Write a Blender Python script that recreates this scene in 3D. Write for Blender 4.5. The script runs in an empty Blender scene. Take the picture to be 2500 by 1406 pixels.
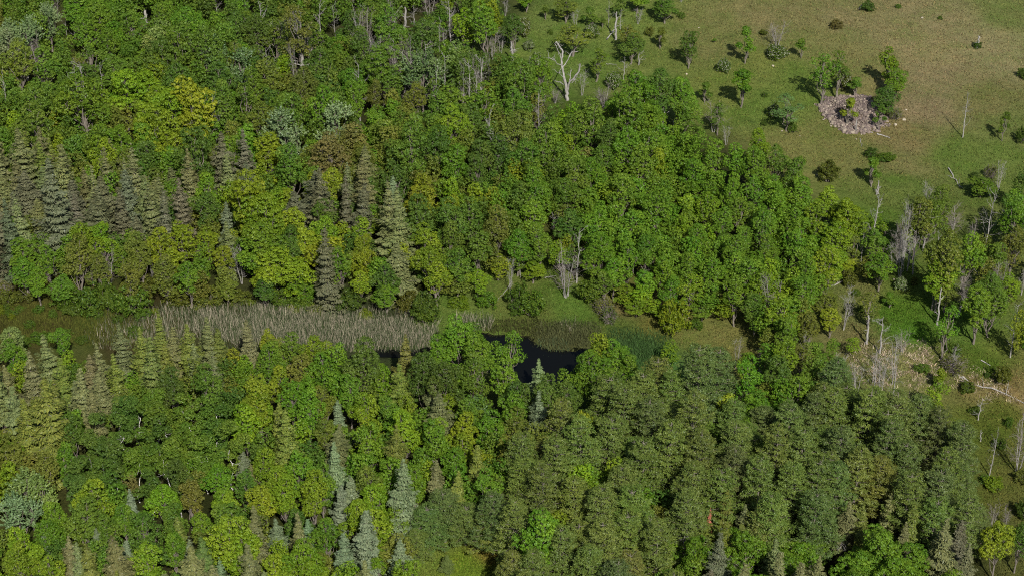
import bpy, math
import numpy as np
from mathutils import Vector

# ------------------------------------------------------------------ camera, sky, sun
scn = bpy.context.scene
H_CAM, PITCH, FPX = 150.0, math.radians(34), 4868.0       # drone height, tilt, focal length in photo pixels
camd = bpy.data.cameras.new('camera'); cam = bpy.data.objects.new('camera', camd)
scn.collection.objects.link(cam); scn.camera = cam
cam.location = (0, 0, H_CAM); cam.rotation_euler = (math.pi/2 - PITCH, 0, 0)
camd.sensor_width = 36; camd.lens = FPX/2500*36; camd.clip_start = 1; camd.clip_end = 9000

SUN_EL, SUN_AZ = math.radians(44), math.radians(14)       # sun behind the camera, a little to the right
world = bpy.data.worlds.new('World'); scn.world = world; world.use_nodes = True
wn = world.node_tree
sky = wn.nodes.new('ShaderNodeTexSky'); sky.sky_type = 'NISHITA'; sky.sun_disc = False
sky.sun_elevation = SUN_EL; sky.sun_rotation = math.pi - SUN_AZ
bg = wn.nodes['Background']; bg.inputs['Strength'].default_value = 0.07
wn.links.new(sky.outputs[0], bg.inputs['Color'])
sd = bpy.data.lights.new('sun', 'SUN'); sd.energy = 4.3; sd.angle = math.radians(0.5); sd.color = (1, 0.955, 0.89)
sun = bpy.data.objects.new('sun', sd); scn.collection.objects.link(sun)
sdir = Vector((math.sin(SUN_AZ)*math.cos(SUN_EL), -math.cos(SUN_AZ)*math.cos(SUN_EL), math.sin(SUN_EL)))
sun.rotation_euler = sdir.to_track_quat('Z', 'Y').to_euler(); sun.location = (60, -60, 200)
scn.view_settings.view_transform = 'Standard'; scn.view_settings.look = 'None'
scn.view_settings.exposure = 0.45; scn.view_settings.gamma = 1
try: scn.view_settings.use_curve_mapping = False
except Exception: pass
scn.render.engine = 'CYCLES'
scn.cycles.use_denoising = False; scn.cycles.pixel_filter_type = 'BLACKMAN_HARRIS'; scn.cycles.filter_width = 1.05; scn.cycles.use_adaptive_sampling = False
scn.cycles.max_bounces = 4; scn.cycles.transparent_max_bounces = 4

rng = np.random.default_rng(7)
cp, sp = math.cos(PITCH), math.sin(PITCH)

# ------------------------------------------------------------------ pixel <-> world
POND = [(1150,806),(1180,810),(1205,818),(1240,815),(1268,822),(1292,818),(1300,834),(1318,846),(1345,852),(1378,856),(1398,848),(1420,850),(1448,842),(1470,870),(1455,940),(1350,975),(1250,950),(1175,880),(1135,840)]
CHAN = [(905,850),(1000,853),(1050,846),(1062,858),(1040,868),(905,866)]
def poly_in(poly, x, y):
    x = np.asarray(x, float); y = np.asarray(y, float); r = np.zeros(x.shape, bool); n = len(poly)
    for i in range(n):
        x0, y0 = poly[i]; x1, y1 = poly[(i+1) % n]
        c = ((y0 > y) != (y1 > y)) & (x < (x1-x0)*(y-y0)/((y1-y0) if y1 != y0 else 1e-9)+x0)
        r ^= c
    return r
def unproj(px, py, z=0.0):
    t = (703-py)/FPX; d = H_CAM-z
    Y = d*(cp+t*sp)/(sp-t*cp); depth = Y*cp+d*sp
    return (px-1250)/FPX*depth, Y
def proj(X, Y, Z):
    d = H_CAM-Z; depth = Y*cp+d*sp
    return 1250+X/depth*FPX, 703-(Y*sp-d*cp)/depth*FPX
def mpp(X, Y, Z=0): return (Y*cp+(H_CAM-Z)*sp)/FPX
pond_w = [unproj(*p) for p in POND]; chan_w = [unproj(*p) for p in CHAN]
def dist_poly(poly, X, Y):
    d = np.full(np.shape(X), 1e9)
    for i in range(len(poly)):
        ax, ay = poly[i]; bx, by = poly[(i+1) % len(poly)]
        L = (bx-ax)**2+(by-ay)**2
        t = np.clip(((X-ax)*(bx-ax)+(Y-ay)*(by-ay))/L, 0, 1)
        d = np.minimum(d, np.hypot(X-ax-t*(bx-ax), Y-ay-t*(by-ay)))
    return np.where(poly_in(poly, X, Y), -d, d)
PX0, PY0 = unproj(2085, 285)                                  # centre of the field stone pile
def ground_z(X, Y):
    X = np.asarray(X, float); Y = np.asarray(Y, float)
    z = 0.35*np.sin(X*.11+1.3)*np.sin(Y*.09+.4)+0.25*np.sin(X*.05-Y*.07)+.06*np.sin(X*.9+Y*.3)*np.sin(Y*.8-X*.2)
    dp = np.minimum(dist_poly(pond_w, X, Y), dist_poly(chan_w, X, Y))
    flat = np.clip((dp-2)/16, 0, 1); z = z*flat*flat
    return z-0.75*np.clip(1-(dp+.6)/1.0, 0, 1)
def place(px, py, z=0.0):
    """world point where a photo pixel meets a surface z above the ground"""
    g = 0.0
    for _ in range(4):
        X, Y = unproj(px, py, g+z); g = float(ground_z(X, Y))
    return X, Y, g

# ------------------------------------------------------------------ materials
def lin(c):
    c = np.asarray(c, float)/255.0
    return np.where(c <= .04045, c/12.92, ((c+.055)/1.055)**2.4)
def newmat(name):
    m = bpy.data.materials.new(name); m.use_nodes = True; nt = m.node_tree; nt.nodes.clear()
    o = nt.nodes.new('ShaderNodeOutputMaterial'); return m, nt, o
def N(nt, t, **k):
    n = nt.nodes.new(t)
    for a, b in k.items(): setattr(n, a, b)
    return n
def mixrgb(nt, typ, fac, a, b):
    n = N(nt, 'ShaderNodeMixRGB', blend_type=typ)
    for i, v in enumerate((fac, a, b)):
        if isinstance(v, bpy.types.NodeSocket): nt.links.new(v, n.inputs[i])
        elif v is not None: n.inputs[i].default_value = v if i == 0 else (*v, 1)
    return n.outputs[0]
def noise(nt, scale, detail=4, rough=.6, vec=None):
    n = N(nt, 'ShaderNodeTexNoise'); n.inputs['Scale'].default_value = scale; n.inputs['Detail'].default_value = detail
    n.inputs['Roughness'].default_value = rough
    if vec is None:
        tc = N(nt, 'ShaderNodeTexCoord'); vec = tc.outputs['Object']
    nt.links.new(vec, n.inputs['Vector']); return n.outputs['Fac']
def ramp(nt, fac, stops):
    r = N(nt, 'ShaderNodeValToRGB'); nt.links.new(fac, r.inputs[0]); e = r.color_ramp.elements
    while len(e) < len(stops): e.new(.5)
    for el, (p, c) in zip(e, stops): el.position = p; el.color = (*c, 1)
    return r.outputs[0]
def leaf_material(name, transl=.3, gloss=.02, attr=False):
    m, nt, o = newmat(name)
    oi = N(nt, 'ShaderNodeObjectInfo'); at = N(nt, 'ShaderNodeAttribute', attribute_name='v')
    hs = N(nt, 'ShaderNodeHueSaturation')
    mr = N(nt, 'ShaderNodeMapRange'); mr.inputs['To Min'].default_value = .68; mr.inputs['To Max'].default_value = 1.34
    mh = N(nt, 'ShaderNodeMapRange'); mh.inputs['To Min'].default_value = .522; mh.inputs['To Max'].default_value = .480
    nt.links.new(at.outputs['Fac'], mr.inputs[0]); nt.links.new(at.outputs['Fac'], mh.inputs[0])
    nt.links.new(mr.outputs[0], hs.inputs['Value']); nt.links.new(mh.outputs[0], hs.inputs['Hue'])
    ca = N(nt, 'ShaderNodeAttribute', attribute_name='col')
    nt.links.new(ca.outputs['Color'] if attr else oi.outputs['Color'], hs.inputs['Color'])
    d = N(nt, 'ShaderNodeBsdfDiffuse'); t = N(nt, 'ShaderNodeBsdfTranslucent'); g = N(nt, 'ShaderNodeBsdfGlossy')
    g.inputs['Roughness'].default_value = .45; g.inputs['Color'].default_value = (.9, .95, 1, 1)
    nt.links.new(hs.outputs[0], d.inputs['Color'])
    nt.links.new(mixrgb(nt, 'MULTIPLY', 1, hs.outputs[0], (1.2, 1.15, .6)), t.inputs['Color'])
    a = N(nt, 'ShaderNodeMixShader'); a.inputs[0].default_value = transl
    nt.links.new(d.outputs[0], a.inputs[1]); nt.links.new(t.outputs[0], a.inputs[2])
    b = N(nt, 'ShaderNodeMixShader'); b.inputs[0].default_value = gloss
    nt.links.new(a.outputs[0], b.inputs[1]); nt.links.new(g.outputs[0], b.inputs[2])
    nt.links.new(b.outputs[0], o.inputs[0]); return m
def bark_material(name, c1, c2, scale=3.0):
    m, nt, o = newmat(name)
    tc = N(nt, 'ShaderNodeTexCoord'); mp = N(nt, 'ShaderNodeMapping'); mp.inputs['Scale'].default_value = (2, 2, .5)
    nt.links.new(tc.outputs['Object'], mp.inputs[0])
    f = noise(nt, scale, 5, .7, mp.outputs[0])
    c = ramp(nt, f, [(.35, c1), (.65, c2)])
    p = N(nt, 'ShaderNodeBsdfPrincipled'); p.inputs['Roughness'].default_value = .9
    nt.links.new(c, p.inputs['Base Color'])
    bp = N(nt, 'ShaderNodeBump'); bp.inputs['Distance'].default_value = .02; nt.links.new(f, bp.inputs['Height'])
    nt.links.new(bp.outputs[0], p.inputs['Normal']); nt.links.new(p.outputs[0], o.inputs[0]); return m
def attr_material(name, transl=0.0, rough=.95, nscale=None, bump=0):
    """colour stored on the mesh faces, broken up by noise"""
    m, nt, o = newmat(name)
    at = N(nt, 'ShaderNodeAttribute', attribute_name='col'); c = at.outputs['Color']
    if nscale:
        f = noise(nt, nscale, 6, .7); c = mixrgb(nt, 'MULTIPLY', 1, c, ramp(nt, f, [(.3, (.6, .6, .6)), (.7, (1.35, 1.35, 1.35))]))
    p = N(nt, 'ShaderNodeBsdfPrincipled'); p.inputs['Roughness'].default_value = rough
    p.inputs['Specular IOR Level'].default_value = .15
    nt.links.new(c, p.inputs['Base Color'])
    if bump:
        bp = N(nt, 'ShaderNodeBump'); bp.inputs['Distance'].default_value = bump; nt.links.new(f, bp.inputs['Height'])
        nt.links.new(bp.outputs[0], p.inputs['Normal'])
    s = p.outputs[0]
    if transl:
        t = N(nt, 'ShaderNodeBsdfTranslucent'); nt.links.new(c, t.inputs['Color'])
        a = N(nt, 'ShaderNodeMixShader'); a.inputs[0].default_value = transl
        nt.links.new(s, a.inputs[1]); nt.links.new(t.outputs[0], a.inputs[2]); s = a.outputs[0]
    nt.links.new(s, o.inputs[0]); return m
M_LEAF = leaf_material('leaves', .22, .01); M_NEEDLE = leaf_material('needles', .14, .015)
M_SILVER = leaf_material('silver_leaves', .15, .025)
M_LEAF_MASS = leaf_material('canopy_leaves', .22, .01, True)
M_BARK = bark_material('grey_brown_bark', (.10, .085, .065), (.24, .21, .17))
M_DEAD = bark_material('weathered_grey_wood', (.19, .178, .16), (.40, .38, .345))
M_TWIG = bark_material('grey_twigs', (.15, .125, .11), (.30, .26, .225))
M_BIRCH = bark_material('white_birch_bark', (.35, .33, .30), (.85, .83, .78), 5)
M_STONE = attr_material('field_stone', 0, .9, 6, .02)
M_GRASS = attr_material('grass_blades', .3)
M_REED = attr_material('reed_blades', .2)

# ------------------------------------------------------------------ mesh helpers
def make_mesh(name, V, Q, mat, tris=None, v=None, col=None, smooth=False):
    me = bpy.data.meshes.new(name)
    V = np.asarray(V, np.float32); Q = np.asarray(Q, np.int32).reshape(-1, 4) if Q is not None else np.zeros((0, 4), np.int32)
    T = np.asarray(tris, np.int32).reshape(-1, 3) if tris is not None else np.zeros((0, 3), np.int32)
    me.vertices.add(len(V)); me.vertices.foreach_set('co', V.ravel())
    nl = Q.size+T.size; me.loops.add(nl)
    me.loops.foreach_set('vertex_index', np.concatenate([Q.ravel(), T.ravel()]))
    nf = len(Q)+len(T); me.polygons.add(nf)
    starts = np.concatenate([np.arange(len(Q))*4, Q.size+np.arange(len(T))*3]).astype(np.int32)
    me.polygons.foreach_set('loop_start', starts)
    if smooth: me.polygons.foreach_set('use_smooth', np.ones(nf, bool))
    me.update(calc_edges=True)
    if v is not None:
        a = me.attributes.new('v', 'FLOAT', 'FACE'); a.data.foreach_set('value', np.asarray(v, np.float32))
    if col is not None:
        a = me.attributes.new('col', 'FLOAT_COLOR', 'FACE')
        c4 = np.ones((nf, 4), np.float32); c4[:, :3] = col; a.data.foreach_set('color', c4.ravel())
    me.materials.append(mat); return me
def nrm(a): return a/np.maximum(np.linalg.norm(a, axis=-1, keepdims=True), 1e-9)
def leaf_quads(C, Nn, L, W, r, T=None):
    """rhombic leaf sprays: centres C, normals Nn, length L, width W, optional long-axis direction T"""
    n = len(C); Nn = nrm(Nn)
    if T is None: T = r.normal(size=(n, 3))
    T = nrm(T-(T*Nn).sum(1, keepdims=True)*Nn); B = np.cross(Nn, T)
    L = np.broadcast_to(L, (n,))[:, None]; W = np.broadcast_to(W, (n,))[:, None]
    V = np.stack([C-T*L/2, C+B*W/2-T*L*.05, C+T*L/2-Nn*L*.12, C-B*W/2-T*L*.05], 1).reshape(-1, 3)
    return V, np.arange(4*n).reshape(-1, 4)
class Tubes:
    def __init__(s): s.V = []; s.Q = []; s.n = 0
    def add(s, P, R, k=5):
        P = np.asarray(P, float); R = np.asarray(R, float); n = len(P)
        D = nrm(np.gradient(P, axis=0)); a = np.array([1., 0, 0]) if abs(D[0, 0]) < .8 else np.array([0, 1., 0])
        U = nrm(np.cross(D, a)); W = np.cross(D, U); th = np.linspace(0, 2*math.pi, k, endpoint=False)
        ring = P[:, None]+R[:, None, None]*(np.cos(th)[None, :, None]*U[:, None]+np.sin(th)[None, :, None]*W[:, None])
        i = np.arange(n-1)[:, None]*k; j = np.arange(k)[None]; j2 = (j+1) % k
        s.V.append(ring.reshape(-1, 3)); s.Q.append((np.stack([i+j, i+j2, i+k+j2, i+k+j], -1).reshape(-1, 4))+s.n); s.n += n*k
    def mesh(s, name, mat): return make_mesh(name, np.concatenate(s.V), np.concatenate(s.Q), mat, smooth=True)
def curve(a, b, r, wob=.08, n=5, sag=0):
    a = np.asarray(a, float); b = np.asarray(b, float); t = np.linspace(0, 1, n)[:, None]
    L = np.linalg.norm(b-a); P = a+(b-a)*t; P[1:-1] += r.normal(size=(n-2, 3))*wob*L*.5
    P[:, 2] += -sag*4*(t[:, 0]*(1-t[:, 0])); return P

# ------------------------------------------------------------------ tree prototypes: list of (part name, mesh, gets tree colour)
def broad(seed, R=2.0, H=9.0, z0=3.2, lobes=11, K=360, n=26, rc=.25, flat=.75, leaf=.16, tiers=False, open_=0.0, mat=None, shoots=0, raw=False):
    r = np.random.default_rng(seed); Hc = H-z0; mid = z0+Hc*.5
    # lobes of foliage through the crown's volume
    lc, lr = [], []
    for i in range(lobes):
        u = nrm(r.normal(size=3)); q = r.uniform(.3, .98)
        if i == 0: c = np.array([0, 0, H-R*.55])
        else: c = np.array([u[0]*R*q, u[1]*R*q, mid+u[2]*Hc*.5*q])
        taper = 1-.45*max(0, (c[2]-mid)/(Hc*.5))
        c[:2] *= taper; lc.append(c); lr.append(R*r.uniform(.22, .48)*(.8 if open_ else 1))
    lc = np.array(lc); lr = np.array(lr)
    pts, outs, tries, lid = [], [], 0, []
    while len(pts) < K and tries < 5000:
        l = r.integers(len(lc)); u = nrm(r.normal(size=3)+np.array([0, 0, .35]))
        p = lc[l]+u*lr[l]*np.array([1, 1, .95])*r.uniform(.85, 1.1)
        dd = np.linalg.norm(lc-p, axis=1)/lr; tries += 1
        if (dd < .70).any() or p[2] < z0*.75: continue
        if pts and np.min(np.linalg.norm(np.array(pts)-p, axis=1)) < rc*1.05:
            if r.random() < .9: continue
        pts.append(p); outs.append(u); lid.append(l)
    P = np.array(pts); O = np.array(outs); K = len(P)
    rr = rc*r.uniform(.7, 1.3, K)
    idx = np.repeat(np.arange(K), n)
    u = nrm(r.normal(size=(K*n, 3))*.9+O[idx]*.5+np.array([0, 0, .45]))
    sc = np.array([1.15, 1.15, flat])
    if shoots:                                                   # long upswept leafy shoots
        tt = r.uniform(-1, 1, (K*n, 1)); ax = nrm(O+np.array([0, 0, .9]))[idx]
        C = P[idx]+ax*tt*shoots+u*rr[idx][:, None]*.38*(1-.5*tt)
    else: C = P[idx]+u*sc*rr[idx][:, None]*r.uniform(.55, 1.08, (K*n, 1))
    Nn = u+r.normal(size=(K*n, 3))*.34+np.array([0, 0, .2])
    V, Q = leaf_quads(C, Nn, leaf*r.uniform(.7, 1.3, K*n), leaf*.72*r.uniform(.7, 1.3, K*n), r)
    vc = r.uniform(0, 1, K)[idx]*.3+r.uniform(0, 1, K*n)*.25+r.uniform(0, 1, 40)[np.array(lid)[idx]]*.45
    if raw: return V, vc, 2*R*1.02, H
    crown = make_mesh('crown', V, Q, mat or M_LEAF, v=vc)
    t = Tubes(); top = np.array([r.normal()*.1, r.normal()*.1, H*.86])
    tr = curve((0, 0, -.3), top, r, .035, 7); t.add(tr, np.linspace(.17, .03, 7)*(H/9), 7)
    for c, q in zip(lc, lr):
        f = r.uniform(.35, .75)*c[2]/H; b = tr[0]+(tr[-1]-tr[0])*f; b = tr[min(6, max(0, int(f/.86*6)))]
        t.add(curve(b, c, r, .08, 5), np.linspace(.07, .025, 5), 4)
        for _ in range(4 if open_ else 2):
            t.add(curve(c, c+nrm(r.normal(size=3)+np.array([0, 0, .4]))*q*.9, r, .08, 4), np.linspace(.025, .008, 4), 3)
    return [('crown', crown, True), ('trunk', t.mesh('trunk', M_BARK), False)], R*1.02*2, H
def birch(seed, H=10):
    r = np.random.default_rng(seed); parts, w, h = broad(seed, 1.7, H, 3.0, 12, 230, 19, .24, .8, .16, open_=1)
    t = Tubes()
    for k in range(1):
        a = r.uniform(0, 6.28); e = np.array([math.cos(a)*.7, math.sin(a)*.7, H*r.uniform(.62, .8)])
        P = curve((math.cos(a)*.15, math.sin(a)*.15, -.3), e, r, .06, 8); t.add(P, np.linspace(.075, .02, 8), 6)
        for j in range(3, 8):
            t.add(curve(P[j-1], P[j-1]+nrm(r.normal(size=3)+np.array([0, 0, 1]))*r.uniform(.6, 1.2), r, .1, 4), np.linspace(.022, .006, 4), 4)
    parts[1] = ('trunk', t.mesh('trunk', M_BIRCH), False); return parts, w, h
def spruce(seed, H=15.0, R=2.15, dens=1.0, ragged=.3, bare=0.0):
    r = np.random.default_rng(seed); C, T, Nn, L, W = [], [], [], [], []
    tb = Tubes(); tb.add(curve((0, 0, -.3), (0, 0, H), r, .004, 6), np.linspace(.2, .015, 6), 7)
    z = H*.07
    while z < H-.15:
        f = (H-z)/H; Lb = R*(f**.75)*1.02*(1+.16*math.sin(z*1.3+seed)); nb = max(4, int((4+3*f)*dens))
        a0 = r.uniform(0, 6.28)
        for k in range(nb):
            a = a0+k*6.283/nb+r.normal()*.22; lb = Lb*r.uniform(1-ragged*1.25, 1.12)*(1+.22*math.sin(2*a+seed+z*.35)+.12*math.sin(3*a-z*.8))
            if r.random() < .05: continue
            dirh = np.array([math.cos(a), math.sin(a), 0]); side = np.array([-math.sin(a), math.cos(a), 0])
            zz = z+r.normal()*.34; m = max(4, int(lb/.11)); s = np.linspace(.08, 1, m)
            el = (.35*(1-f)-.38*f*s+.28*f*s**3)*lb*s*1.1                      # droop and upturned tip
            ax = dirh*(s*lb)[:, None]+np.array([0, 0, 1])*(zz+el)[:, None]
            if bare and (f > 1-bare) :
                tb.add(ax[::max(1, m//4)], np.linspace(.03, .008, len(ax[::max(1, m//4)])), 3)
                if r.random() < .75: continue
            elif r.random() < .4: tb.add(ax[::max(1, m//3)], np.linspace(.03, .008, len(ax[::max(1, m//3)])), 3)
            wid = (.14+.5*np.sin(np.clip(s*1.05, 0, 1)*math.pi)**.8)*min(1, lb)
            for q in range(6):
                off = r.uniform(-1, 1, m); p = ax+side*(off*wid)[:, None]; p[:, 2] -= np.abs(off)*wid*.35+r.uniform(0, .12, m)
                C.append(p); T.append(dirh+side*(off*1.1)[:, None]+np.array([0, 0, -.25])+r.normal(size=(m, 3))*.25)
                Nn.append(np.array([0, 0, 1.])+dirh*.45+r.normal(size=(m, 3))*.34)
                L.append(r.uniform(.22, .42, m)); W.append(r.uniform(.08, .15, m))
        z += .50*r.uniform(.75, 1.3)/(dens**.5)*(.5+.65*f)
    C = np.concatenate(C); n = len(C)
    V, Q = leaf_quads(C, np.concatenate(Nn), np.concatenate(L), np.concatenate(W), r, np.concatenate(T))
    return [('crown', make_mesh('crown', V, Q, M_NEEDLE, v=r.uniform(0, 1, n)), True), ('trunk', tb.mesh('trunk', M_BARK), False)], R*2, H
def pine(seed, H=11.0, R=3.0):
    r = np.random.default_rng(seed); C, T, Nn = [], [], []
    tb = Tubes(); tb.add(curve((0, 0, -.3), (r.normal()*.15, r.normal()*.15, H*.98), r, .01, 6), np.linspace(.2, .03, 6), 7)
    z = H*.22; zt = []
    while z < H-.2:
        f = (H-z)/H; Lb = R*min(1, 1.25*f**.55)*r.uniform(.85, 1.1); nb = r.integers(5, 8) if f > .12 else 4; a0 = r.uniform(0, 6.28)
        for k in range(nb):
            a = a0+k*6.283/nb+r.normal()*.25; lb = Lb*r.uniform(.6, 1.15)
            d = np.array([math.cos(a), math.sin(a), 0]); sd_ = np.array([-math.sin(a), math.cos(a), 0])
            rise = (.42-.30*f)*lb+r.normal()*.15
            tip = d*lb+np.array([0, 0, z+rise]); tb.add(curve((0, 0, z), tip, r, .03, 4, .08), np.linspace(.045, .012, 4), 3)
            ns = max(2, int(lb/.5))
            for s in np.linspace(.35, 1.0, ns):
                for side in (-1, 0, 1):
                    if side == 0 and s < .9: continue
                    c = d*lb*s+sd_*side*(.55*(1.25-s)+.18)*r.uniform(.6, 1.3)+np.array([0, 0, z+rise*s**1.4+r.normal()*.07])
                    m = 22; u = nrm(r.normal(size=(m, 3))*np.array([1, 1, .5])+d*.5+np.array([0, 0, .45]))
                    C.append(c+u*r.uniform(.06, .33, (m, 1))*np.array([1.4, 1.4, .48])); T.append(u+r.normal(size=(m, 3))*.2)
                    Nn.append(r.normal(size=(m, 3))*.5+np.array([0, 0, 1.0])+d*.2)
        z += r.uniform(.75, 1.05)*(.55+.5*f)
    C = np.concatenate(C); n = len(C)
    V, Q = leaf_quads(C, np.concatenate(Nn), r.uniform(.18, .34, n), r.uniform(.06, .11, n), r, np.concatenate(T))
    return [('crown', make_mesh('crown', V, Q, M_NEEDLE, v=np.repeat(r.uniform(0, 1, n//22), 22)*.5+r.uniform(0, .5, n)), True), ('trunk', tb.mesh('trunk', M_BARK), False)], R*2, H
def dead(seed, H=8.0, spread=.35, stems=1, twigs=1.0, thick=1.0, snag=False, mat=None):
    r = np.random.default_rng(seed); tr = Tubes(); br = Tubes(); wmax = .3
    for s in range(stems):
        a = r.uniform(0, 6.28); q = (0 if stems == 1 else 1)
        e = np.array([math.cos(a)*H*spread*.5*q, math.sin(a)*H*spread*.5*q, H*(r.uniform(.75, 1) if q else 1)])+np.array([r.normal()*.2, r.normal()*.2, 0])
        P = curve((math.cos(a)*.12*q, math.sin(a)*.12*q, -.3), e, r, .012, 9)
        R0 = .115*thick/(1+.35*q); rad = np.linspace(R0, .055*thick if snag else .015, 9); tr.add(P, rad, 7)
        nb = int((5 if snag else 15)*twigs)
        for k in range(nb):
            i = r.uniform(.22, .98)*8; j = int(i); b = P[j]+(P[min(8, j+1)]-P[j])*(i-j)
            L = H*spread*r.uniform(.35, 1)*(1.15-i/8*.6)*(.55 if snag else 1)
            d = nrm(r.normal(size=3)*np.array([1, 1, .25])+np.array([0, 0, r.uniform(.35, 1.3)]))
            B = curve(b, b+d*L, r, .09, 5); B[:, 2] += np.linspace(0, 1, 5)**2*L*.18
            br.add(B, np.linspace(.05 if snag else .024, .008, 5)*thick, 4)
            if not snag or r.random() < .3:
                for _ in range(int(4*twigs)):
                    g = B[r.integers(1, 5)]; d2 = nrm(d+r.normal(size=3)*.6+np.array([0, 0, .35]))
                    Tw = curve(g, g+d2*L*r.uniform(.25, .55), r, .1, 4); br.add(Tw, np.linspace(.014, .005, 4)*thick, 3)
                    for _ in range(2):
                        br.add(curve(Tw[2], Tw[2]+nrm(d2+r.normal(size=3)*.8)*L*.2, r, .1, 3), np.linspace(.008, .004, 3)*thick, 3)
    w = np.abs(np.concatenate(br.V)[:, :2]); w = np.percentile(w, 95)*2
    return [('trunk', tr.mesh('trunk', M_DEAD), False), ('branches', br.mesh('branches', mat or M_DEAD), False)], max(w, .6), H
def shrub(seed, R=1.5, H=2.4, K=70, n=46, leaf=.17, flowers=False, twiggy=False):
    r = np.random.default_rng(seed)
    u = nrm(r.normal(size=(K, 3))*np.array([1, 1, .7])+np.array([0, 0, .35])); q = r.uniform(.5, 1.0, (K, 1))*(1+.18*np.sin(3*np.arctan2(u[:, 1:2], u[:, :1])+seed))
    P = u*q*np.array([R, R, H*.58])*.85+np.array([0, 0, H*.40]); P[:, 2] = np.maximum(P[:, 2], .2)
    n_ = 12 if twiggy else n; idx = np.repeat(np.arange(K), n_)
    uu = nrm(r.normal(size=(K*n_, 3))+u[idx]*.5+np.array([0, 0, .4])); C = P[idx]+uu*.36*np.array([1.1, 1.1, .7])*r.uniform(.4, 1.05, (K*n_, 1))
    V, Q = leaf_quads(C, uu+r.normal(size=C.shape)*.5, leaf*r.uniform(.7, 1.3, len(C)), leaf*.7, r)
    crown = make_mesh('foliage', V, Q, M_LEAF, v=r.uniform(0, 1, len(C)))
    t = Tubes()
    for i in range(0, K, 1 if twiggy else 4):
        B = curve((u[i, 0]*.15, u[i, 1]*.15, -.1), P[i], r, .08, 5); t.add(B, np.linspace(.045, .012, 5), 4)
        if twiggy:
            for _ in range(7):
                g = B[r.integers(2, 5)]; t.add(curve(g, g+nrm(r.normal(size=3)+u[i]+np.array([0, 0, .4]))*r.uniform(.3, .7), r, .1, 3), [.012, .008, .005], 3)
    parts = [('foliage', crown, True), ('stem', t.mesh('stem', M_TWIG if twiggy else M_BARK), False)]
    if flowers:
        idx = np.repeat(np.arange(K), 16); uu = nrm(r.normal(size=(len(idx), 3))+u[idx]*.6+np.array([0, 0, .8])); C = P[idx]+uu*.42*np.array([1.1, 1.1, .75])
        V, Q = leaf_quads(C[::2], uu[::2], .13, .11, r); C = C[::2]; parts.append(('blossom', make_mesh('blossom', V, Q, M_BLOS, v=r.uniform(0, 1, len(C))), False))
    return parts, R*2*.98, H
M_BLOS = leaf_material('cream_blossom', .2); 

PROTO = {}
PROTO['b'] = [broad(100+i, R=2.0+.1*(i % 3), H=9.0, z0=2.8+.3*(i % 2), lobes=17+i % 5, rc=.24+.02*(i % 3)) for i in range(12)]
PROTO['m'] = [broad(200+i, R=2.3, H=9.0, z0=2.6, lobes=18, K=240, n=36, rc=.35, flat=.5, leaf=.18) for i in range(5)]
PROTO['s'] = [broad(300+i, R=1.7, H=8.5, z0=2.3, lobes=12, K=150, n=17, rc=.25, leaf=.17, open_=1) for i in range(5)]
PROTO['y'] = [broad(350+i, R=1.1, H=5.2, z0=1.3, lobes=9, K=105, n=24, rc=.26, leaf=.17, open_=1) for i in range(5)]
PROTO['v'] = [broad(400+i, R=2.1, H=9.0, z0=2.8, lobes=11, K=170, n=30, rc=.36, leaf=.19, mat=M_SILVER, shoots=.5) for i in range(4)]
PROTO['w'] = [birch(500+i) for i in range(5)]
PROTO['k'] = [spruce(600+i, 15, 2.2+.15*(i % 2), ragged=.32+.08*(i % 3), bare=.0 if i % 3 else .22) for i in range(7)]
PROTO['p'] = [pine(700+i, 11, 2.9+.15*(i % 3)) for i in range(7)]
PROTO['d'] = [dead(800+i, 8, .22+.05*(i % 3), 1+(i % 3 == 1)*2, 1.0, 1.0) for i in range(7)]
PROTO['g'] = [dead(850+i, 7, .30, 4, 1.2, .8, mat=M_TWIG) for i in range(4)]
PROTO['n'] = [dead(880+i, 6, .25, 1, 1, .95, snag=True) for i in range(4)]
PROTO['u'] = [shrub(900+i, 1.5+.2*(i % 2), 2.4) for i in range(5)]
PROTO['h'] = [shrub(930+i, 1.4, 2.0, flowers=True) for i in range(3)]
PROTO['t'] = [shrub(950+i, 1.4, 2.3, twiggy=True) for i in range(3)]

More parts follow.
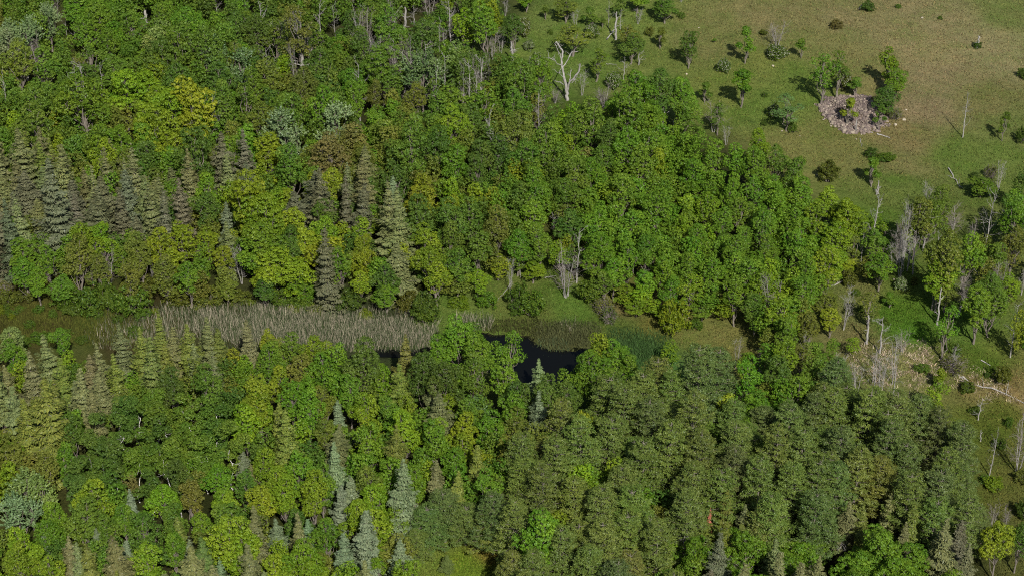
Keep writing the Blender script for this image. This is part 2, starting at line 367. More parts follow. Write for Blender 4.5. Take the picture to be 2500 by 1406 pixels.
# ------------------------------------------------------------------ what stands where, read off the photograph
# "kind colour x top width [base]" in the pixels of nine enlarged tiles
COL = {  # leaf colours as they look in the sun (display values)
 'Y': (114, 128, 32), 'Z': (102, 126, 30), 'G': (88, 118, 32), 'M': (85, 109, 35), 'D': (76, 99, 36), 'O': (96, 106, 40),
 'S': (112, 132, 84), 'T': (88, 114, 62), 'K': (102, 107, 66), 'J': (94, 97, 70), 'B': (104, 119, 86), 'P': (92, 108, 46), 'Q': (100, 110, 48), 'L': (86, 102, 50),
 'R': (106, 102, 52), 'X': (158, 104, 82), 'C': (108, 128, 62), 'W': (100, 100, 80)}
TILES = [
(0, 0, 2.976, """v S 330 20 180;v S 190 130 200;v S 60 140 170;b M 110 -20 140;b D 20 20 90;g W 410 -40 90 130;b O 90 270 220;d W 205 430 110 590;d W 335 420 120 565
g W 590 430 120 620;d W 745 450 110 700;g W 370 190 110 330;d W 490 70 50 290;d W 550 190 50 310;b G 700 40 220;b G 620 130 190;b G 780 190 170;m G 540 10 160;n W 1060 80 110 215;b M 960 70 190;b M 1150 20 200
b G 1350 40 260;b C 1150 140 160;b M 1300 165 260;b M 1480 150 260;v T 1500 240 220;b D 1180 260 220;b M 900 320 170;b D 1090 290 190;m Z 1140 375 220;b O 970 440 150;s O 900 500 180;b D 1280 440 220
b M 1430 430 200;b D 1590 450 220;v T 1730 360 220;b G 1850 500 190;s O 1700 290 190;b M 1640 150 200;b D 1850 70 200;s D 1720 70 160;d W 1580 -40 80 150;s M 2000 140 200;s O 2150 40 270;s M 2310 150 180
d W 2440 20 90 300;n W 2200 370 150 600;d W 1780 -30 60 120;b G 560 520 320;b M 250 590 240;b M 440 710 220;b M 220 740 260;m Z 880 520 260;m Z 1230 640 300;m Y 1360 590 300;m Z 1130 770 270
m G 1440 750 220;m G 1030 890 220;b D 1430 920 300;b R 1470 850 110;b M 1620 600 220;s M 1780 610 220;b O 1900 720 210;b M 2100 640 260;v S 2080 790 260;v S 2430 760 250;b D 1960 640 200
m G 1780 920 220;b Y 1950 970 220;b M 2110 1040 220;b R 2390 950 250;b G 2350 620 220;b D 2420 580 200;b O 2200 470 200;b O 1950 410 200;b D 2310 330 200;k K 130 950 260;k K 420 1045 240;k Q 330 1000 150
k K 950 1070 220;k K 800 1010 150;k K 1370 1080 190;k J 1590 970 230;b Y 400 800 160;b D 530 980 190;b M 680 900 210;b Z 700 980 220;m G 1230 1040 200;m Y 1210 940 200;b Z 1800 1230 300;k J 2290 1220 200
b Y 2410 1200 200;b M 60 500 130;b Y 80 420 130;b M 110 620 160;b D 640 470 160;b M 820 420 200;s M 640 330 180;b M 440 180 160;b M 300 330 200;s M 150 200 150;b D 1050 1000 200;s D 1080 1060 150;k K 620 1230 170"""),
(830, 0, 2.976, """n W 470 40 90 245;g W 650 -60 170 140;d W 800 50 70 270;d W 720 140 80 380;d W 760 190 60 340;n W 980 110 70 300;d W 1040 210 60 395;g W 1110 220 130 435;d W 1170 190 70 390;n W 1255 300 90 455;d W 400 290 100 600
d W 440 300 70 560;g W 530 630 120 845;d W 180 40 90 265;d W 255 650 50 810;d W 1080 400 60 610;d W 990 430 60 610;g W 1560 630 100 755;g W 1465 760 100 895;g W 1920 610 140 780;n W 2350 690 70 940;n W 2420 870 40 975
d W 850 150 60 330;d W 1200 -20 60 120;g W 860 -30 120 90;d W 540 60 80 190;d W 100 -20 60 130
b M 350 20 220;b D 600 140 220;b G 1050 20 210;b Z 910 50 180;b D 1260 80 140;m M 300 340 260;v T 600 360 260;v T 560 440 230;b C 840 320 210;b D 880 370 210;b D 950 340 180;b G 80 470 210;b O 240 590 140
b O 550 590 150;m G 820 630 210;b M 700 650 190;b G 1050 590 220;b M 1250 630 220;b M 1310 420 260;b G 1460 410 200;b O 1430 680 150;b Z 810 760 240;b M 500 840 260;b D 950 750 220;b O 1280 770 260;b D 700 890 220
b O 920 930 220;b M 1560 750 170;b Z 1680 730 170;b G 2150 500 260;b G 2090 640 260;b D 2330 480 210;b D 2460 540 170;b M 1830 710 220;b D 1960 880 220;b D 1100 880 220;b D 1150 960 220;b M 1500 890 260
b R 1790 1060 130;b Y 1260 1140 150;b Y 590 1260 220;b D 400 1000 220;b G 820 1070 220;b D 1000 1000 200;b M 1340 1000 220;b M 1400 1140 200;b G 1430 1200 200;b D 2250 930 220;b M 2100 890 220;b M 1700 1150 200
b G 2050 1260 210;b Y 1950 1310 170;k K 180 1150 190;k B 370 1280 160;b G 100 610 180;b R 80 880 200;b R 150 960 150;b D 150 200 200;b D 60 60 160;b M 200 0 180;s M 440 250 150;b D 60 400 180;s M 680 560 160
y G 1355 -30 120 90;y M 1495 35 65 147;b O 1640 -10 170 170;d W 1710 60 60 195;y M 1820 65 120 200;h M 1825 170 125 278;d W 1950 20 60 203;y M 1910 135 55 207;b D 2030 -30 120 150;n W 2000 85 60 290;d W 2035 60 50 225
y G 2150 -40 140 100;d W 2165 50 60 178;b D 2360 -30 170 172;s O 2090 180 150 400;b D 2110 260 180 470;d W 2170 335 90 475;u O 2250 190 70 262;y O 2325 200 90 357;d W 2060 430 70 582;u M 1530 210 45 250
h C 1375 285 85 362;h C 1240 225 120 305;h O 1340 125 120 265;s O 1690 175 230 410;s G 1860 345 150 595;d W 1760 500 70 695;h M 1430 385 130 500;u M 2440 75 60 100;d W 2480 -20 40 20;u M 2480 85 60 135;h M 1990 520 120 640"""),
(1660, 0, 2.976, """b D 60 225 140 500;y G 470 200 115 465;h M 315 425 110 522;y G 440 500 165 782;g W 705 150 130 335;h M 705 325 170 415;y G 880 275 75 427;u O 605 212 60 252;u R 1135 140 90 207;u D 1365 5 100 78
u M 1585 28 50 62;u M 1890 115 38 142;n W 2165 265 60 352;u D 2160 300 60 352;s G 1020 375 190 760;s M 1140 355 180 712;h O 1185 515 120 645;y M 1270 560 110 712;y Z 1500 325 120 640;b G 1555 515 170 720
b D 1480 635 190 835;t O 1560 770 120 862;y Y 1220 715 110 925;n W 1275 870 30 962;y M 1440 770 80 950;d W 2055 685 90 1003;y M 2340 815 75 1027;u D 2485 915 100 1035;u D 2495 485 90 565;y M 180 595 100 748
g W 240 735 130 960;s M 270 745 130 985;s T 770 685 190 955;u M 810 885 80 962;u M 615 668 50 706;u D 610 878 50 912;d W 335 900 60 1055;h M 680 745 90 850;u D 1385 1070 110 1142;y G 1390 1145 125 1360;u O 1075 1155 150 1320
n W 1440 1310 40 1410;n W 1425 1335 30 1415;d W 2312 1165 90 1370;u D 2135 1245 75 1302;t O 2255 1190 110 1290;y M 2190 1290 200 1440;b D 2450 1240 150 1560;b Z 560 925 180 1330;b M 830 1140 210 1560;b M 700 1050 200
b D 560 1080 200;u M 1500 1120 130 1160;u D 1470 1140 80 1170;h C 850 1160 100;y M 250 280 40 310;b G 40 560 190;b G 50 700 190;b M 100 850 190;b D 40 950 190;b M 250 1000 200;b G 420 1060 190;b M 100 1150 200"""),
(0, 460, 2.976, """b G 80 210 140;b Y 305 190 120;b O 200 190 130;b Z 620 250 220;b O 550 370 220;b G 330 410 150;b G 150 490 170;b G 260 620 170;b M 430 630 180;u M 480 690 220 850;u M 650 700 220 890;u M 830 720 200 880;u M 970 690 230 905
u O 200 720 180 800;b Y 1150 290 200;m Y 1320 255 210;m Y 1500 300 140;b Y 1670 290 120;b G 1460 410 140;b G 1360 520 170;b O 1000 410 190;b O 900 520 170;b O 1180 510 210;b O 1600 560 170;b O 1650 650 170
m Z 1900 40 300;m Y 1850 -30 260;m Y 2090 10 170;m G 1870 220 300;m D 2100 260 210;m Y 2210 290 200;m G 1850 330 230;m Y 2010 440 300 790;m Z 2160 520 290 800;m G 2220 640 190 820;m Z 1940 560 180 800;b D 2320 90 190
b D 1480 20 210;k B 1640 100 140;k J 2390 290 200 900;k J 2300 -120 280 350;k J 1300 10 140;b G 2460 420 180;b Y 2480 240 160;g W 800 420 160 715;d W 1760 390 130 690;d W 920 500 40 705;d W 1120 470 40 690
d W 330 520 60 650;k J 470 -200 290 560;k J 800 -80 290 420;k J 960 -140 240 390;k K 1160 -60 220 260;k J 250 -120 260 330;k K 60 -80 230 250;k J 30 130 190 480;k K 330 80 230 420;k J 720 120 250 450;k J 590 -60 220 360;k K 420 250 180 470
u O 1300 720 200 830;u O 1520 710 230 840;u O 1740 740 170 830;u M 2050 740 170 850;u M 2200 770 170 860;u O 2330 800 150 880;u Y 1300 810 60 850;u Y 2150 840 110 890;u Y 2280 850 120 900;u Y 1825 805 70 845;u Y 1130 870 60 900;u Y 620 890 50 930
u Y 10 830 60 920;u Y 90 900 50 950;t O 30 670 150 760;u M 750 640 150;u O 1100 650 210 760;b O 1450 600 160;u O 60 740 160 830
b C 60 990 200;b G 80 1110 180;b G 430 1000 140;b Z 480 1170 160;k K 330 1080 220;k K 180 1190 220;k Q 420 1230 200;k K 860 990 170;k Q 1000 1000 170;k Q 1140 910 150;k K 1230 1000 180;k Q 1350 980 180;k K 1500 930 170
k Q 1570 1010 150;k K 1800 950 180;k K 700 1130 170;k K 640 1200 180;k Q 820 1200 170;k L 1090 1120 170;k Q 1190 1130 170;k K 1400 1130 170;m Y 1940 1030 130;b O 2010 1080 160;b Y 1680 1160 150;b Z 1770 1200 150
b G 1750 1260 150;b D 1620 1230 180;b G 1950 1120 210;b M 2090 1060 180;b Z 2280 1060 210;b G 2450 1120 210;b G 2350 1200 210;b D 1250 1280 230;b M 1450 1290 240;b Y 2050 1290 190;b Y 1850 1350 200;b O 2200 1200 200;k K 560 1300 200;k K 30 1280 180"""),
(830, 460, 2.976, """k J 130 -30 200;k K 350 -40 220;k K 430 140 270 640;k K 440 400 260 800;b Y 590 -20 240;b G 250 110 160;b Z 130 190 170;b Y 520 170 140;b Y 600 290 150;b D 80 320 150;b Y 150 480 160;b Z 130 600 150;b D 330 560 180
b G 340 690 210 900;b D 560 90 250;b D 780 90 250;b D 950 60 220;b M 800 240 210;b Z 650 410 210;b Z 700 540 190;b M 850 430 210;b Z 1000 590 170 800;b Y 1150 490 170;b O 1100 390 190;b O 1150 120 210;b M 1260 150 190
b G 1400 90 210;b G 1450 240 210;b D 1650 150 200;b G 1300 290 190;b M 1350 440 210;b Z 1400 540 180 690;b M 1000 320 200;s O 1290 400 140;b O 900 620 170 800;b O 800 640 170 810;u O 500 720 190 900;u D 610 740 200 960;u M 640 800 170 960
u M 1300 670 170 860;u M 1400 730 190 920;u D 1300 790 130 900;u G 1070 740 150 850;u M 1810 640 190 815;t O 1910 790 170 900;t M 1960 850 130 975;u D 60 720 220 880;u Y 190 880 110 940;u Z 870 790 150 850;d W 1235 470 60 768
d J 1310 380 90 650;g W 1640 470 190 790;d W 1660 520 110 780;d W 1720 310 110 685;d W 1560 150 80 355;d W 945 420 40 540;d W 785 380 50 600;b Y 1650 320 120;b Z 1600 400 150;b D 1700 400 170
b M 2000 90 170;b M 2200 40 170;b D 2300 190 170;b G 2100 390 180;b G 2000 500 190;b G 2200 590 190;b Z 2200 700 180;b G 2350 490 180;b M 2450 290 170;b Z 2150 780 170 930;b G 1900 300 190;b D 1850 450 180;b M 1920 600 180 830
b Z 2060 700 170 870;b D 2400 650 180;b Z 2300 800 150 950;b G 1800 60 180;b D 1980 240 170;u Y 2420 785 230 1040
b G 870 940 230;m Z 820 1030 160;m Y 850 1060 160;b G 990 1030 170;b D 950 960 180;s G 1240 1030 190;b G 1130 1100 170;b G 700 1090 200;k Q 460 1060 170;b D 600 1170 250;b D 150 1110 260;b Z 300 1280 170;b D 750 1250 240;b M 980 1200 220
b G 1200 1240 220;k S 1450 1230 130;b Z 1890 1035 210;b G 1990 1080 210;b G 1850 1160 220;b Z 1760 1230 130;b G 1620 1290 190;b G 1830 1300 190;b Z 2390 1100 130 1330;b G 2080 1180 170;p P 2300 1230 260"""),
(1660, 460, 2.976, """b Z 60 40 170;b Z 210 20 170;b G 320 140 170;b G 450 60 170;b D 600 100 170;b G 700 40 170;b D 900 90 170;b G 130 240 170;b Z 190 250 150;b G 330 330 170;b M 480 260 170;b D 640 330 170;b M 850 280 170;b D 960 350 170
b G 60 450 180;b G 230 500 180;b M 400 450 180;b G 560 500 180;b M 740 500 170;b D 930 500 180;b Z 80 620 180;b G 250 680 180;b G 420 650 180;b G 170 780 170;b Z 340 780 170;b D 1010 620 170;b Z 820 590 170
m Z 1080 0 200;m Z 1200 60 190;m Z 1150 260 210;m Z 1100 400 190;m Y 1190 500 160 620;m Y 1120 560 120 690;b Z 1430 180 150;b G 1440 470 190 745;b O 1340 490 160 690;b M 1420 280 150;d W 1390 40 130 495;d W 1315 260 60 545;g W 1375 270 110 495
d W 1600 30 90 665;g W 1590 180 100 640;d W 1780 -60 90 200;b O 1690 70 210 520;b Z 1710 160 180;g W 1760 250 110 460;b M 1900 -20 170;b M 1880 110 160;m O 1860 280 240 900;b G 2050 320 190 800;m Z 1830 500 240 880;g W 1990 140 170 350
d W 2205 10 170 490;g W 2120 220 100 390;b G 2440 10 200;b G 2380 90 210 560;b O 2450 270 180;b O 2200 490 200 760;b Z 2350 630 170 880;b G 2130 710 240 1130;b M 2240 740 200 1080;b M 2280 590 190;b O 1920 700 150 900;s G 1900 850 170 1240
n W 1870 730 60 990;d W 2400 840 120 1225;b Y 2450 860 140 1280;b G 2500 900 120 1300;d W 2480 540 70 775;s O 1360 750 160 1010;y G 1520 765 90 865;h C 1605 640 100 735;d W 1185 690 120 1025;n W 1360 920 60 1130;d W 1450 920 140 1195
g W 1610 1030 100 1190;d W 1400 1150 70 1410;d W 1470 1270 50 1420;d W 1980 1140 80 1330;t O 1990 1210 190 1330;y Z 1880 1300 100 1450;u O 2340 1285 130 1410;u D 2230 1330 50 1370;g W 660 640 140 1025;b O 540 750 190 1060;b M 810 690 210 930
b G 800 910 190;b O 1050 740 160 980;b Y 1080 870 170 1080;b O 950 890 160;b O 640 1010 140;b Z 760 1130 210;b M 990 1110 170;b G 1110 1090 140;b Z 1240 1080 110 1240;s O 890 1110 160;b Z 480 1190 140;b M 1010 1200 190;g W 575 1160 90 1360
d W 410 1050 60 1310;p L 150 1140 300;p L 280 1150 260;p L 1150 1220 260;d W 890 1050 60 1250;s O 1240 350 160 600;u O 1230 600 110 700;d W 1660 110 30 210;b M 2320 380 170;s M 1500 220 120;y M 1470 380 110 520;u O 1700 640 60 700;d W 2350 200 100 520"""),
(0, 930, 2.954, """k Q 290 -20 300;k Q 180 120 240;k K 600 0 170 335;k K 60 30 200;b D 480 240 220;b D 400 300 200;b O 180 320 180;b O 60 370 170;b Z 60 440 170;w D 960 90 200;w D 850 100 180;w M 1100 50 200;w M 1300 70 200;w M 1500 80 200
w M 1000 340 210;w D 800 400 210;w D 650 390 210;w M 1200 420 210;w M 1450 370 210;w M 1640 290 210;w D 560 550 210;w D 720 550 200;w D 1250 560 200;b O 1400 640 180;w D 1600 160 200;w M 1350 200 200;w D 1150 230 200;w M 1550 440 180
b Y 1830 -20 250;b Z 1850 60 220;b G 2100 -20 210;b G 2210 50 210;k Q 2010 160 170;b M 1900 340 190;b D 1850 450 180;m G 1580 590 210;b Z 1900 470 210;b Z 2150 290 210;b G 2150 490 210;b Z 2050 690 230;b Y 1890 750 220;b Z 2250 690 220
b Z 1600 780 220;b O 1350 720 200;b Z 1150 730 210;b M 1250 860 210;b Z 650 720 260;b G 800 760 220;b M 600 860 260;b M 750 950 200;v C 180 640 250;v S 80 820 250;v C 300 700 210;b G 380 870 210;b G 330 980 210;b Z 150 1050 250;b Z 90 1200 240
b Z 350 1250 210;k B 300 1080 90;k B 700 1070 140;k K 480 1110 170;k Q 600 1190 220;k B 900 1150 160;k B 940 780 150;b G 1000 950 170;b G 880 880 180;b G 1240 1080 200;k Q 1290 980 160;k B 1350 1150 160;k L 1450 1120 170;m Z 1070 1190 250
b G 1430 950 170;m Y 1650 980 300;m Z 1720 1100 260;k K 1830 900 190;k B 1990 990 160;k B 2220 990 140;k K 1790 1170 220;b Z 2160 1140 260;b Z 2000 1150 230;b G 2350 1000 210;k B 2450 760 180;k B 2470 1090 190;k B 2400 430 180
k B 2440 150 150;b Z 2280 1250 220;k B 1600 1290 150;b M 820 1130 160;w D 1050 620 180;w M 950 480 180;b R 940 660 130;n W 1190 30 20 205;n W 980 200 30 400;n W 1925 250 30 340;k B 1740 480 120;k K 1800 600 110;b G 1350 560 160;k K 2440 300 150"""),
(830, 930, 2.954, """k K 660 -20 160;b Z 170 80 220;b M 350 90 180;b Z 480 100 160;m Z 780 100 170;b G 1000 100 170;b G 1230 90 220;b O 1250 200 200;v T 1000 110 170;b Y 900 230 200;b Y 880 380 200;b G 650 290 240;b G 570 480 200;b G 200 310 250
k Q 400 320 210;b G 820 490 220;b Z 600 550 190;k B 440 570 240;k K 690 570 160;k Q 830 650 180;k Q 1000 450 190;b G 1160 550 210;b Z 250 730 230;b Z 390 880 190;k B 180 930 240;k B 420 1130 180;k B 60 680 190;b Z 270 1200 150
b Z 500 1280 220;b Z 60 1300 200;k K 180 1300 170;p P 1300 390 280;p P 1550 410 280;p Q 1600 150 260;p P 1750 240 280;p P 2050 40 280;p L 2250 130 280;p P 2400 290 280;p P 2200 400 270;p P 1450 590 280;p P 1700 690 280;p P 1900 740 270
p L 1100 800 270;p L 750 800 270;p L 640 900 260;p L 900 890 260;p Q 1080 910 280;p Q 1240 850 250;b G 1430 920 330;b Z 1560 930 190;b G 1300 960 190;p P 1600 1050 270;p Q 1900 1000 280;p P 1800 1180 280;p P 1400 1240 280;p Q 1250 1240 230
p L 2000 1290 270;p Q 2100 1230 230;p P 2300 1010 250;b Z 2000 530 200;b G 2190 660 170;b G 2210 790 180;g W 2290 970 190 1265;d W 2460 1070 110 1395;y Y 2370 1125 100 1270;k B 1430 80 170;k L 775 1255 100 1375;b M 1100 380 190
b D 1500 -20 220;b D 1650 -10 220;b Y 1550 220 130;p P 1950 250 270;p P 2050 600 260;b Y 1010 480 150;g W 1190 780 120;b G 1380 360 110;d W 1570 680 60 860;u M 1320 1180 260 1260;p P 560 1080 190 1310"""),
(1660, 930, 2.954, """p P 100 60 290;p P 150 360 290;p P 400 290 270;p L 800 190 280;p L 1000 90 280;p P 1120 50 270;p P 1400 50 280;p P 1600 70 280;p L 1750 90 270;p L 1900 190 260;p P 1500 200 280;p L 1200 320 280;p P 900 340 280;p Q 700 340 270
p P 600 540 280;p Q 820 590 280;p P 1000 540 280;p Q 1300 490 270;p Q 1450 540 270;p L 1650 440 270;p P 1950 490 270;p L 1890 640 280;p P 1850 840 270;p L 1000 790 290;p P 700 800 280;p Q 600 890 260;p P 100 600 290;p P 80 800 290
p P 300 640 270;p L 1500 290 270;p L 2040 290 200;p L 2050 590 200;b G 850 -30 240;b G 720 -20 200;b Y 350 90 190;b G 290 370 110;b Z 1600 420 110;b Z 1750 810 130;b Z 1870 -10 150;k Q 340 790 180;k X 215 925 80;k K 460 890 170
k K 1220 870 180;k Q 1330 910 160;k K 1520 820 180;k Q 1690 890 180;k K 1640 1030 160;k B 1870 920 160;k K 1890 1050 190;k J 2030 990 190;k Q 1330 1050 140;k J 280 1090 230;b G 150 1100 180;m G 400 1045 150;m G 500 1100 260;m G 870 1150 250
m G 780 1230 240;m G 1000 1135 170;m G 1460 1075 300;m G 1650 1130 270;m G 1560 1230 300;m G 1330 1200 260;b G 1150 1310 180;d W 1145 1145 130 1330;d W 1220 1050 70 1235;d W 1470 290 110 490;m Y 2250 1010 210 1430;b M 2410 1000 190 1380
d W 2230 360 90 685;n W 2170 355 30 435;g W 2430 280 190 665;g W 2250 890 100 1050;g W 2345 910 80 1055;d W 2150 120 90 280;u D 2465 845 110 985;u Z 2260 690 140 770;u O 2470 640 130 720;p L 2140 900 130 1080;d W 1720 570 50 700;d W 1840 560 50 660
k K 700 1150 200;k J 2080 1180 190;p P 1650 650 260;p L 1150 600 270;p L 400 500 270;k K 1000 1260 190;b D 2130 1060 110 1200;u M 2150 960 100 1060"""),
]
NAMES = {'b': ('broadleaf_tree', 'tree'), 'm': ('maple_tree', 'tree'), 's': ('slender_tree', 'tree'), 'y': ('young_tree', 'tree'), 'v': ('poplar_tree', 'tree'),
 'w': ('birch_tree', 'tree'), 'k': ('spruce_tree', 'conifer'), 'p': ('pine_tree', 'conifer'), 'd': ('dead_tree', 'dead tree'), 'g': ('bare_tree', 'dead tree'),
 'n': ('snag', 'dead tree'), 'u': ('shrub', 'shrub'), 'h': ('hawthorn_shrub', 'shrub'), 't': ('twiggy_shrub', 'shrub')}
GROUP = {'b': 'broadleaf trees of the wood', 'm': 'maples in fresh leaf', 's': 'thin-leaved slender trees', 'y': 'young trees standing in the open', 'v': 'silvery poplars',
 'w': 'white-stemmed birches', 'k': 'spruces among the broadleaf trees', 'p': 'pines of the plantation', 'd': 'leafless grey trees', 'g': 'bare many-stemmed trees',
 'n': 'broken dead snags', 'u': 'green shrubs', 'h': 'blossoming hawthorns', 't': 'twiggy half-bare shrubs'}
WORD = {'Y': 'yellow-green', 'Z': 'lime-green', 'G': 'bright green', 'M': 'mid-green', 'D': 'dark green', 'O': 'olive', 'S': 'silvery', 'T': 'blue-green', 'K': 'brownish',
 'J': 'grey-brown', 'B': 'blue-grey', 'P': 'grey-green', 'Q': 'olive', 'L': 'deep blue-green', 'R': 'russet', 'X': 'rust-red', 'C': 'pale green', 'W': 'grey'}
KIND = {'b': 'broadleaf tree', 'm': 'maple', 's': 'slender tree', 'y': 'young tree', 'v': 'poplar', 'w': 'birch', 'k': 'spruce', 'p': 'pine', 'd': 'leafless tree',
 'g': 'bare many-stemmed tree', 'n': 'broken snag', 'u': 'shrub', 'h': 'hawthorn', 't': 'twiggy shrub'}
ASP = {'b': 2.3, 'm': 2.1, 's': 2.4, 'y': 2.3, 'v': 2.1, 'w': 2.6, 'k': 3.0, 'p': 2.5, 'd': 3, 'g': 2, 'n': 3, 'u': .8, 'h': .75, 't': .8}

# clear ground (photo pixels): no filler tree may cover it
CLEAR = [
 [(1285,-60),(1275,60),(1300,150),(1345,195),(1400,215),(1500,225),(1560,165),(1640,170),(1705,225),(1725,320),(1790,350),(1880,365),(1990,420),(2060,460),(2120,500),(2170,520),(2220,480),(2330,470),(2420,450),(2600,430),(2600,-60)],
 [(2040,700),(2150,640),(2260,740),(2300,830),(2400,880),(2600,930),(2600,1500),(2400,1500),(2400,1100),(2330,980),(2200,930),(2100,930),(2050,860)],
 [(-100,745),(330,765),(600,745),(800,760),(1060,765),(1110,735),(1180,690),(1250,680),(1400,680),(1500,740),(1600,780),(1760,790),(1860,830),(1870,870),(1640,860),(1560,885),(1500,835),(1440,870),(1400,905),(1290,905),(1180,820),(1060,845),(930,860),(740,830),(640,825),(560,800),(480,830),(330,840),(140,830),(-100,810)],
 [(1000,1375),(1060,1340),(1150,1330),(1205,1360),(1235,1500),(1010,1500)],
 [(1530,1270),(1560,1270),(1565,1330),(1535,1335)],
 [(2130,430),(2180,520),(2180,620),(2150,600),(2110,500)],
]
OPEN_WOOD = [(2130,500),(2600,420),(2600,940),(2400,880),(2300,830),(2260,740),(2150,660)]
def clear(px, py):
    r = np.zeros(np.shape(px), bool)
    for c in CLEAR: r |= poly_in(c, px, py)
    return r

WID = {'b': 1.03, 'm': 1.08, 's': 1.15, 'v': 1.2, 'w': 1.15, 'k': 1.42, 'p': 1.3, 'y': 1.05, 'u': 1.1}
plants = []          # kind, colour code, X, Y, ground z, width, height, crown-centre pixel, placed by hand
for ox, oy, sc, txt in TILES:
    for e in txt.replace('\n', ';').split(';'):
        f = e.split()
        if not f: continue
        k, c, x, top, w = f[0], f[1], float(f[2])/sc+ox, float(f[3])/sc+oy, float(f[4])/sc
        if len(f) > 5:
            X, Y, g = place(x, float(f[5])/sc+oy); t = (703-top)/FPX
            h = H_CAM-Y*(sp-t*cp)/(cp+t*sp)-g
        else:
            m = mpp(0, unproj(x, top+60)[1]); h = float(np.clip(w*m*ASP[k], 5.5, 15))*rng.uniform(.88, 1.1)
            X, Y, g = place(x, top, h)
            for _ in range(14):                                   # foot must stand in the wood, not out in the clearings
                q = proj(X, Y, g)
                if not clear(np.array([q[0], (q[0]+x)/2]), np.array([q[1], (q[1]+top)/2+15])).any() or h < 3.2: break
                h *= .88; X, Y, g = place(x, top, h)
        wm = w*mpp(X, Y, h/2)
        plants.append([k, c, X, Y, g, wm*WID.get(k, 1), h, True])
for bx, by, n_ in [(1040, 95, 16), (900, 60, 10), (700, 60, 6), (1180, 150, 8), (150, 150, 5), (620, 170, 4), (1290, 330, 4), (2230, 560, 7), (2400, 640, 6), (2150, 830, 6)]:
    for _ in range(n_):
        x, top = bx+rng.normal()*(75 if by < 300 else 45), max(-20, by+rng.normal()*38); h = rng.uniform(8.5, 11) if by < 480 else rng.uniform(5, 8); X, Y, g = place(x, top, h)
        plants.append(['d' if rng.random() < .75 else 'g', 'W', X, Y, g, rng.uniform(1.6, 3.0), h, True])
for x, y in [(10,760),(50,758),(95,762),(160,758),(215,766),(350,776),(160,820),(90,828),(330,815),(2250,905),(2360,955),(2460,1040),(2410,1180),(30,770),(75,800),(130,775),(180,768),(110,835),(240,775),(290,790),(55,845),(200,835),(2110,760),(2160,790),(2330,860),(2420,905),(2090,720),(2380,1010),(2440,1090),(1480,770),(1260,770),(1700,800)]:
    X, Y, g = place(x, y); plants.append(['u', 'MOZDO'[int(x) % 5], X, Y, g, rng.uniform(1.3, 2.6), rng.uniform(.8, 1.7), True])
STAND = [(1400,400),(1520,330),(1760,370),(1960,450),(2060,640),(2000,720),(1760,770),(1560,760),(1440,640)]      # even-aged stand right of centre
def even(k, c, X, Y, g, h):
    return {'D': 'G', 'O': 'M', 'Y': 'Z', 'R': 'M', 'M': 'G'}.get(c, c) if k in 'bm' and poly_in(STAND, *proj(X, Y, g+h*.7)) else c
seeds = [(proj(p[2], p[3], p[4]+p[6]*.75), p[0], p[1]) for p in plants if p[0] in 'bmsvwkp']
SX = np.array([s[0] for s in seeds])
